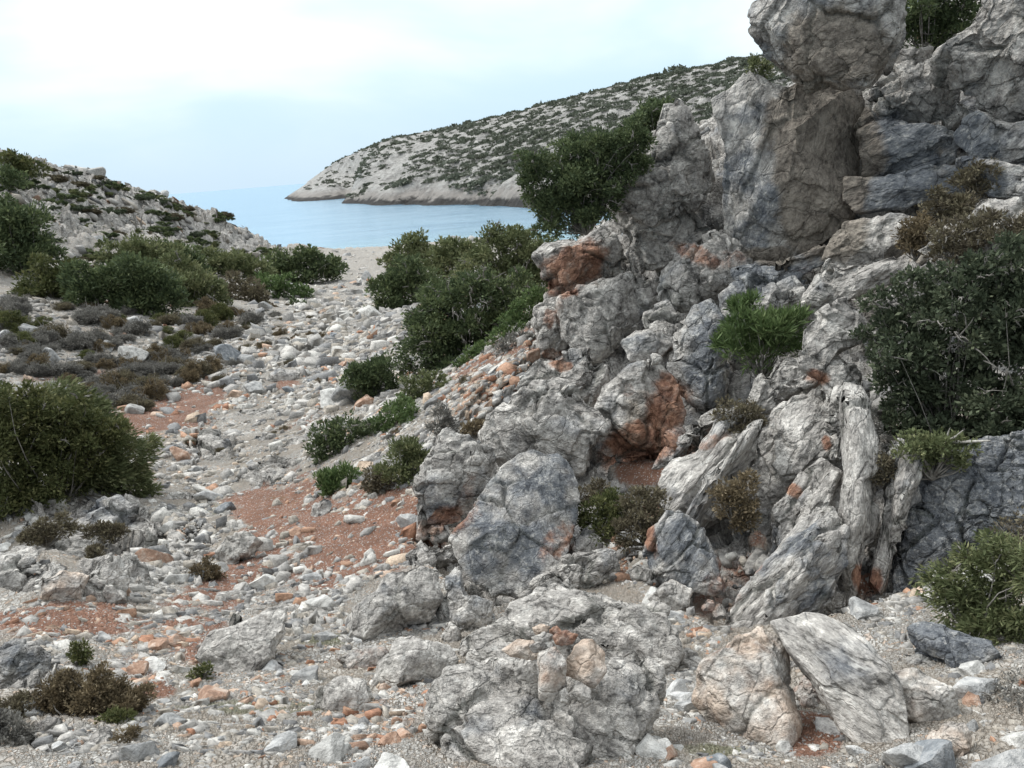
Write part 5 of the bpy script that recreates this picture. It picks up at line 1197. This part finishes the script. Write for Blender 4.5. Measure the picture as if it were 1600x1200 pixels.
ORANGE = [(300, 1040, 140, 50, .55), (560, 840, 110, 70, .45), (80, 970, 140, 30, .5), (650, 1140, 150, 60, .6), (480, 1090, 120, 60, .3), (760, 590, 80, 30, .7, -30), (260, 660, 100, 40, .4), (1120, 960, 60, 60, .5), (1400, 1150, 200, 40, .25), (1000, 800, 60, 80, .5), (240, 1020, 80, 40, .7), (460, 800, 60, 60, .3)]
PALETTE = np.array([(.25, .25, .25), (.36, .35, .335), (.46, .445, .42), (.54, .52, .49), (.60, .585, .55), (.44, .405, .355)])
WARM = np.array([(.42, .26, .18), (.35, .19, .125), (.55, .42, .33), (.46, .33, .25), (.50, .40, .31)])
def stone_colours(px, py, rg):
    n = len(px)
    of = spots(px, py, ORANGE)
    c = PALETTE[rg.integers(0, len(PALETTE), n)] * .86 * rg.uniform(.8, 1.15, (n, 1))
    wv = WARM[rg.integers(0, len(WARM), n)] * rg.uniform(.75, 1.1, (n, 1))
    m = rg.random(n) < (.05 + .62 * of)
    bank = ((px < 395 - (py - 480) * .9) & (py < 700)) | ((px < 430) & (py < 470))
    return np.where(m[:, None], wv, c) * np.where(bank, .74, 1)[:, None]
def gnormal(x, y, e=.25):
    gx = (gz0(x + e, y) - gz0(x - e, y)) / (2 * e); gy = (gz0(x, y + e) - gz0(x, y - e)) / (2 * e)
    return gx, gy
# field of candidate positions, denser where the photo shows rubble
def candidates(n, rg, ymin=430):
    out = []
    a = rg.uniform(math.radians(-36), math.radians(37), n * 3); d = np.exp(rg.uniform(math.log(2.6), math.log(118), n * 3))
    x, y = np.sin(a) * d, np.cos(a) * d; z = gz0(x, y)
    px, py, dep = proj(np.c_[x, y, z])
    k = (px > -60) & (px < 1660) & (py < 1260) & (z > .12)
    lefthill = (px < 470 - (py - 400) * .1) & (py < 500)
    zn = inpoly(px, py, CLIFF_POLY) & (py < 905) & ~inpoly(px, py, [(830, 830), (1040, 760), (1140, 900), (1200, 1000), (900, 1000), (780, 940)])
    k &= ~(zn & (rg.random(len(px)) > .14))
    for pl in ALLROCK: k &= ~inpoly(px, py, pl)
    k &= rg.random(len(px)) > spots(px, py, CLEAR_SOIL)
    k &= rg.random(len(px)) > .5 * spots(px, py, [(430, 1130, 130, 22)])
    k &= ~(lefthill & (rg.random(len(px)) > .28))
    return x[k], y[k], z[k], px[k], py[k], d[k]
# the 300 largest stones: things of their own, sharing a few meshes
SP = []
for i in range(8):
    V, F = stone_shape(4, 200 + i); SP.append((V, F))
def stone_rock_mat(nm, ctint):
    m, nt, b, out = new_mat(nm)
    tc = N(nt, 'ShaderNodeTexCoord'); oi = N(nt, 'ShaderNodeObjectInfo')
    geo = N(nt, 'ShaderNodeNewGeometry'); P = geo.outputs['Position']
    n1 = noise(nt, P, 9, 5, .7, .3); n2 = noise(nt, P, 30, 3, .7)
    r = ramp(nt, n1.outputs[0], [(.34, tuple(x * .55 for x in ctint[0])), (.5, ctint[0]), (.64, ctint[1])])
    v = mth(nt, 'MULTIPLY_ADD', oi.outputs['Random'], .5, .72)
    cc = N(nt, 'ShaderNodeCombineColor'); [L(nt, v, cc.inputs[i]) for i in range(3)]
    L(nt, mixc(nt, 1.0, r.outputs[0], cc.outputs[0], 'MULTIPLY'), b.inputs[0]); b.inputs['Roughness'].default_value = .9
    bp = N(nt, 'ShaderNodeBump'); bp.inputs['Strength'].default_value = .8; bp.inputs['Distance'].default_value = .05
    L(nt, mth(nt, 'ADD', n1.outputs[0], mth(nt, 'MULTIPLY', n2.outputs[0], .4)), bp.inputs['Height']); L(nt, bp.outputs[0], b.inputs['Normal'])
    return m
SM = {'grey': stone_rock_mat('grey_stone', ((.36, .36, .355), (.52, .51, .49))), 'white': stone_rock_mat('white_stone', ((.50, .49, .465), (.66, .65, .62))),
      'rust': stone_rock_mat('rust_stone', ((.36, .23, .165), (.50, .40, .33))), 'dark': stone_rock_mat('dark_stone', ((.21, .225, .24), (.36, .365, .37)))}
sproto = {}
for cn, mt in SM.items():
    for i, (V, F) in enumerate(SP[:5] if cn != 'dark' else SP[5:]):
        me = bpy.data.meshes.new('loose_stone')
        me.vertices.add(len(V)); me.vertices.foreach_set('co', V.astype(np.float32).ravel()); me.loops.add(F.size)
        me.loops.foreach_set('vertex_index', F.astype(np.int32).ravel()); me.polygons.add(len(F)); me.polygons.foreach_set('loop_start', np.arange(0, F.size, 3, dtype=np.int32))
        me.update(calc_edges=True); me.validate(); me.materials.append(mt)
        sproto.setdefault(cn, []).append(me)
def region(px, py):
    if py < 560: return 'in the upper gully toward the beach'
    if py < 760 and px < 620: return 'in the middle of the gully bed'
    if py < 760: return 'on the scree beside the cliff'
    if px < 300: return 'among the outcrops at the lower left'
    if px < 700 and py < 960: return 'on the red bank beside the trail'
    if px < 700: return 'in the rubble of the left foreground'
    if px < 1060: return 'around the foot of the cairn outcrop'
    return 'in the rubble of the right foreground'
x, y, z, px, py, d = candidates(900, rg)
# favour a spread over the whole field, then the biggest in view
order = rg.permutation(len(x))[:290]
placed = []
for k in order:
    spx = np.clip(rg.lognormal(math.log(14 if py[k] < 880 else 22), .42), 9, 52)
    if py[k] < 560: spx *= .62
    elif py[k] < 760: spx *= .8
    s = spx / FPX * d[k] * 1.1
    of = spots(px[k:k + 1], py[k:k + 1], ORANGE)[0]
    u = rg.random()
    cn = 'rust' if u < .07 + .6 * of else ('white' if u > .62 else ('dark' if u > .54 else 'grey'))
    me = sproto[cn][rg.integers(0, len(sproto[cn]))]
    o = bpy.data.objects.new('loose_stone', me); C.objects.link(o)
    zz = gz(x[k:k + 1], y[k:k + 1])[0]
    gx, gy = gnormal(x[k:k + 1], y[k:k + 1])
    nv = Vector((-gx[0] * .7, -gy[0] * .7, 1)).normalized()
    q = nv.to_track_quat('Z', 'Y') @ Euler((rg.uniform(-.5, .5), rg.uniform(-.5, .5), rg.uniform(0, 6.28))).to_quaternion()
    o.rotation_mode = 'QUATERNION'; o.rotation_quaternion = q
    o.location = (x[k], y[k], zz + s * .22 + .04); o.scale = (s, s * rg.uniform(.8, 1.1), s * rg.uniform(.8, 1.15))
    word = {'grey': 'grey', 'white': 'whitish', 'rust': 'rust coloured', 'dark': 'dark grey'}[cn]
    rn = region(px[k], py[k]); LATE.append((o, word + ' loose stone'))
    tag(o, '%s loose stone %s' % (word, rn), 'stone', '%s stones %s' % (word, rn))
# the rest of the rubble: beyond counting
x, y, z, px, py, d = candidates(72000, rg)
extra = candidates(26000, rg)
kk = extra[5] < 11
x, y, z, px, py, d = [np.concatenate([p_, q_[kk]]) for p_, q_ in zip((x, y, z, px, py, d), extra)]
extra = candidates(60000, rg); kk = extra[5] < 7.5
x, y, z, px, py, d = [np.concatenate([p_, q_[kk]]) for p_, q_ in zip((x, y, z, px, py, d), extra)]
for rep_ in range(3):
    extra = candidates(60000, rg); kk = inpoly(extra[3], extra[4], [(590, 600), (700, 540), (850, 515), (850, 600), (740, 680), (660, 800), (560, 800)]) | ((extra[3] > 1280) & (extra[4] > 880) & (extra[4] < 1010) & (rg.random(len(extra[3])) < .5))
    x, y, z, px, py, d = [np.concatenate([p_, q_[kk]]) for p_, q_ in zip((x, y, z, px, py, d), extra)]
n = len(x)
spx = np.clip(rg.lognormal(np.where(d < 11, math.log(4.0), math.log(3.3)), np.where(d < 11, .7, .62), n), 1.3, 17)
patch = fbm(np.c_[x * .7, y * .7, z * 0], 3, 55)
spx *= 1 + .6 * patch
spx = np.where((px < 395 - (py - 480) * .9) & (py < 700), spx * .75, spx)
spx = np.where(rg.random(n) < .5, spx * .7, spx * 1.1)
s = np.clip(spx / FPX * d * 1.15, .008, .55)
s *= np.where(d > 35, 1.15, 1)
# broken, box-like shards with cut corners: 12 corners each
def shard(seed):
    r_ = np.random.default_rng(seed)
    b = np.array([(sx, sy, sz) for sz in (-1, 1) for sx, sy in ((-1, -.5), (-.4, -1), (.6, -1), (1, .1), (.5, 1), (-.8, .8))], float)
    b[:, 0] *= 1; b[:, 1] *= r_.uniform(.5, .95); b[:, 2] *= r_.uniform(.22, .6)
    b[6:, :2] *= r_.uniform(.45, .85); b[6:, :2] += r_.uniform(-.25, .25, 2)
    b += r_.uniform(-.2, .2, b.shape)
    return b / np.abs(b).max()
F1 = [(0, 5, 4), (0, 4, 3), (0, 3, 2), (0, 2, 1), (6, 7, 8), (6, 8, 9), (6, 9, 10), (6, 10, 11)]
for q in range(6):
    q2 = (q + 1) % 6; F1 += [(q, q2, q2 + 6), (q, q2 + 6, q + 6)]
F1 = np.array(F1); V1 = np.zeros((12, 3))
shapes = [shard(400 + i) for i in range(10)]
shapes = np.array(shapes)
si = rg.integers(0, 10, n)
ang = rg.uniform(0, 6.28, n); tx = rg.uniform(-.5, .5, n); ty = rg.uniform(-.5, .5, n)
ca, sa = np.cos(ang), np.sin(ang)
zz = np.zeros(n)
for i in range(0, n, 40000): zz[i:i + 40000] = gz(x[i:i + 40000], y[i:i + 40000])
gx, gy = gnormal(x, y)
Vv = shapes[si] * s[:, None, None] * rg.uniform(.7, 1.2, (n, 1, 3))
X = Vv[:, :, 0] * ca[:, None] - Vv[:, :, 1] * sa[:, None]; Y = Vv[:, :, 0] * sa[:, None] + Vv[:, :, 1] * ca[:, None]
Zl = Vv[:, :, 2] + X * (gx + tx * .8)[:, None] * .9 + Y * (gy + ty * .8)[:, None] * .9
lift = np.clip(.12 * s, 0, .05) + .035
VV = np.stack([x[:, None] + X, y[:, None] + Y, zz[:, None] + lift[:, None] + Zl], -1).reshape(-1, 3)
FF = (F1[None] + (np.arange(n) * len(V1))[:, None, None]).reshape(-1, 3)
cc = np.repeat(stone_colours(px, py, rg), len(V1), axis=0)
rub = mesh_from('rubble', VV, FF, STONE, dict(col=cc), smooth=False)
tag(rub, 'rubble of small limestone pieces covering the gully and the beach', None, None, 'stuff')
print('rubble stones', n)

# each copy gets a label of its own: its kind and where it lies from the nearest landmark
LANDMARKS = [(75, 700, 'the yellow green juniper'), (190, 735, 'the dark combed juniper'), (150, 830, 'the low pitted slab'), (15, 910, 'the shelf at the left edge'), (100, 918, 'the whitish boulder with orange foot'),
 (168, 922, 'the pink cornered boulder'), (30, 1050, 'the fissured outcrop at the left edge'), (375, 1010, 'the flat rounded slab'), (372, 866, 'the joined boulders'), (335, 712, 'the blue grey gully slab'),
 (418, 740, 'the long low gully slab'), (406, 688, 'the dark gully boulder'), (442, 592, 'the lone rust and grey boulder'), (145, 1090, 'the widest brown cushion'), (195, 1160, 'the small olive tuft'),
 (618, 948, 'the flat topped boulder'), (648, 1042, 'the pale veined boulder'), (538, 1098, 'the angular boulder'), (870, 1030, 'the cairn'), (850, 1150, 'the lower cairn outcrop'), (1165, 1085, 'the pinkish boulder'),
 (1330, 1085, 'the leaning furrowed slab'), (1445, 1088, 'the flat whitish boulder'), (1485, 1175, 'the boulder with a hole'), (1490, 1015, 'the dark slab boulder'), (1052, 940, 'the white topped boulder'),
 (812, 825, 'the tallest foreground boulder'), (912, 890, 'the sloping slab'), (528, 752, 'the smallest bright bush'), (635, 730, 'the upright dense bush'), (540, 680, 'the open twigged juniper'),
 (580, 595, 'the round dark juniper'), (670, 605, 'the light feathery juniper'), (700, 540, 'the widest dark tree'), (630, 470, 'the flat topped tree'), (640, 400, 'the juniper nearest the beach'),
 (830, 500, 'the bright tree by the cliff'), (500, 420, 'the dark shrub row'), (440, 453, 'the fresh green shrub'), (385, 458, 'the purplish round shrub'), (300, 460, 'the thicket with bare twigs'),
 (235, 455, 'the tallest thicket'), (160, 455, 'the dark olive shrub'), (75, 445, 'the brownish green shrub'), (20, 380, 'the dark mass at the left edge'), (210, 400, 'the round olive shrub'), (365, 415, 'the long green shrub'),
 (225, 355, 'the bare dead trunks'), (30, 263, 'the brown green skyline shrub'), (265, 655, 'the red earth patch'), (420, 800, 'the red trail bend'), (555, 835, 'the red bank'), (1270, 1170, 'the red soil hollow'),
 (1395, 925, 'the foot of the dark cleft'), (395, 380, 'the hill tip above the water'), (1550, 950, 'the sprawling conifer'), (300, 1150, 'the bare foreground patch')]
ORD = ['', 'second ', 'third ', 'fourth ', 'fifth ', 'sixth ', 'seventh ', 'eighth ', 'ninth ', 'tenth ', 'eleventh ', 'twelfth ', 'thirteenth ', 'fourteenth ', 'fifteenth ', 'sixteenth ', 'seventeenth ', 'eighteenth ']
bpy.context.view_layer.update()
bins = {}
for o, word in LATE:
    P = np.array(o.matrix_world.translation)[None]; qx, qy, _ = proj(P); qx, qy = qx[0], qy[0]
    ds_ = [((qx - a) ** 2 + ((qy - b) * 1.3) ** 2, a, b, t) for a, b, t in LANDMARKS]
    dd, a, b, t = min(ds_)
    dx, dy = qx - a, (qy - b) * 1.3
    dr_ = ('right of' if dx > 0 else 'left of') if abs(dx) > abs(dy) else ('in front of' if dy > 0 else 'beyond')
    bins.setdefault((word, dr_, t), []).append((dd, o))
for (word, dr_, t), lst in bins.items():
    lst.sort(key=lambda e: e[0])
    for i, (dd, o) in enumerate(lst):
        o['label'] = '%s, %s %s' % (word, dr_, t) if len(lst) == 1 else '%s, %sclosest %s %s' % (word, (ORD + ['%dth ' % q for q in range(19, 60)])[i], dr_, t)
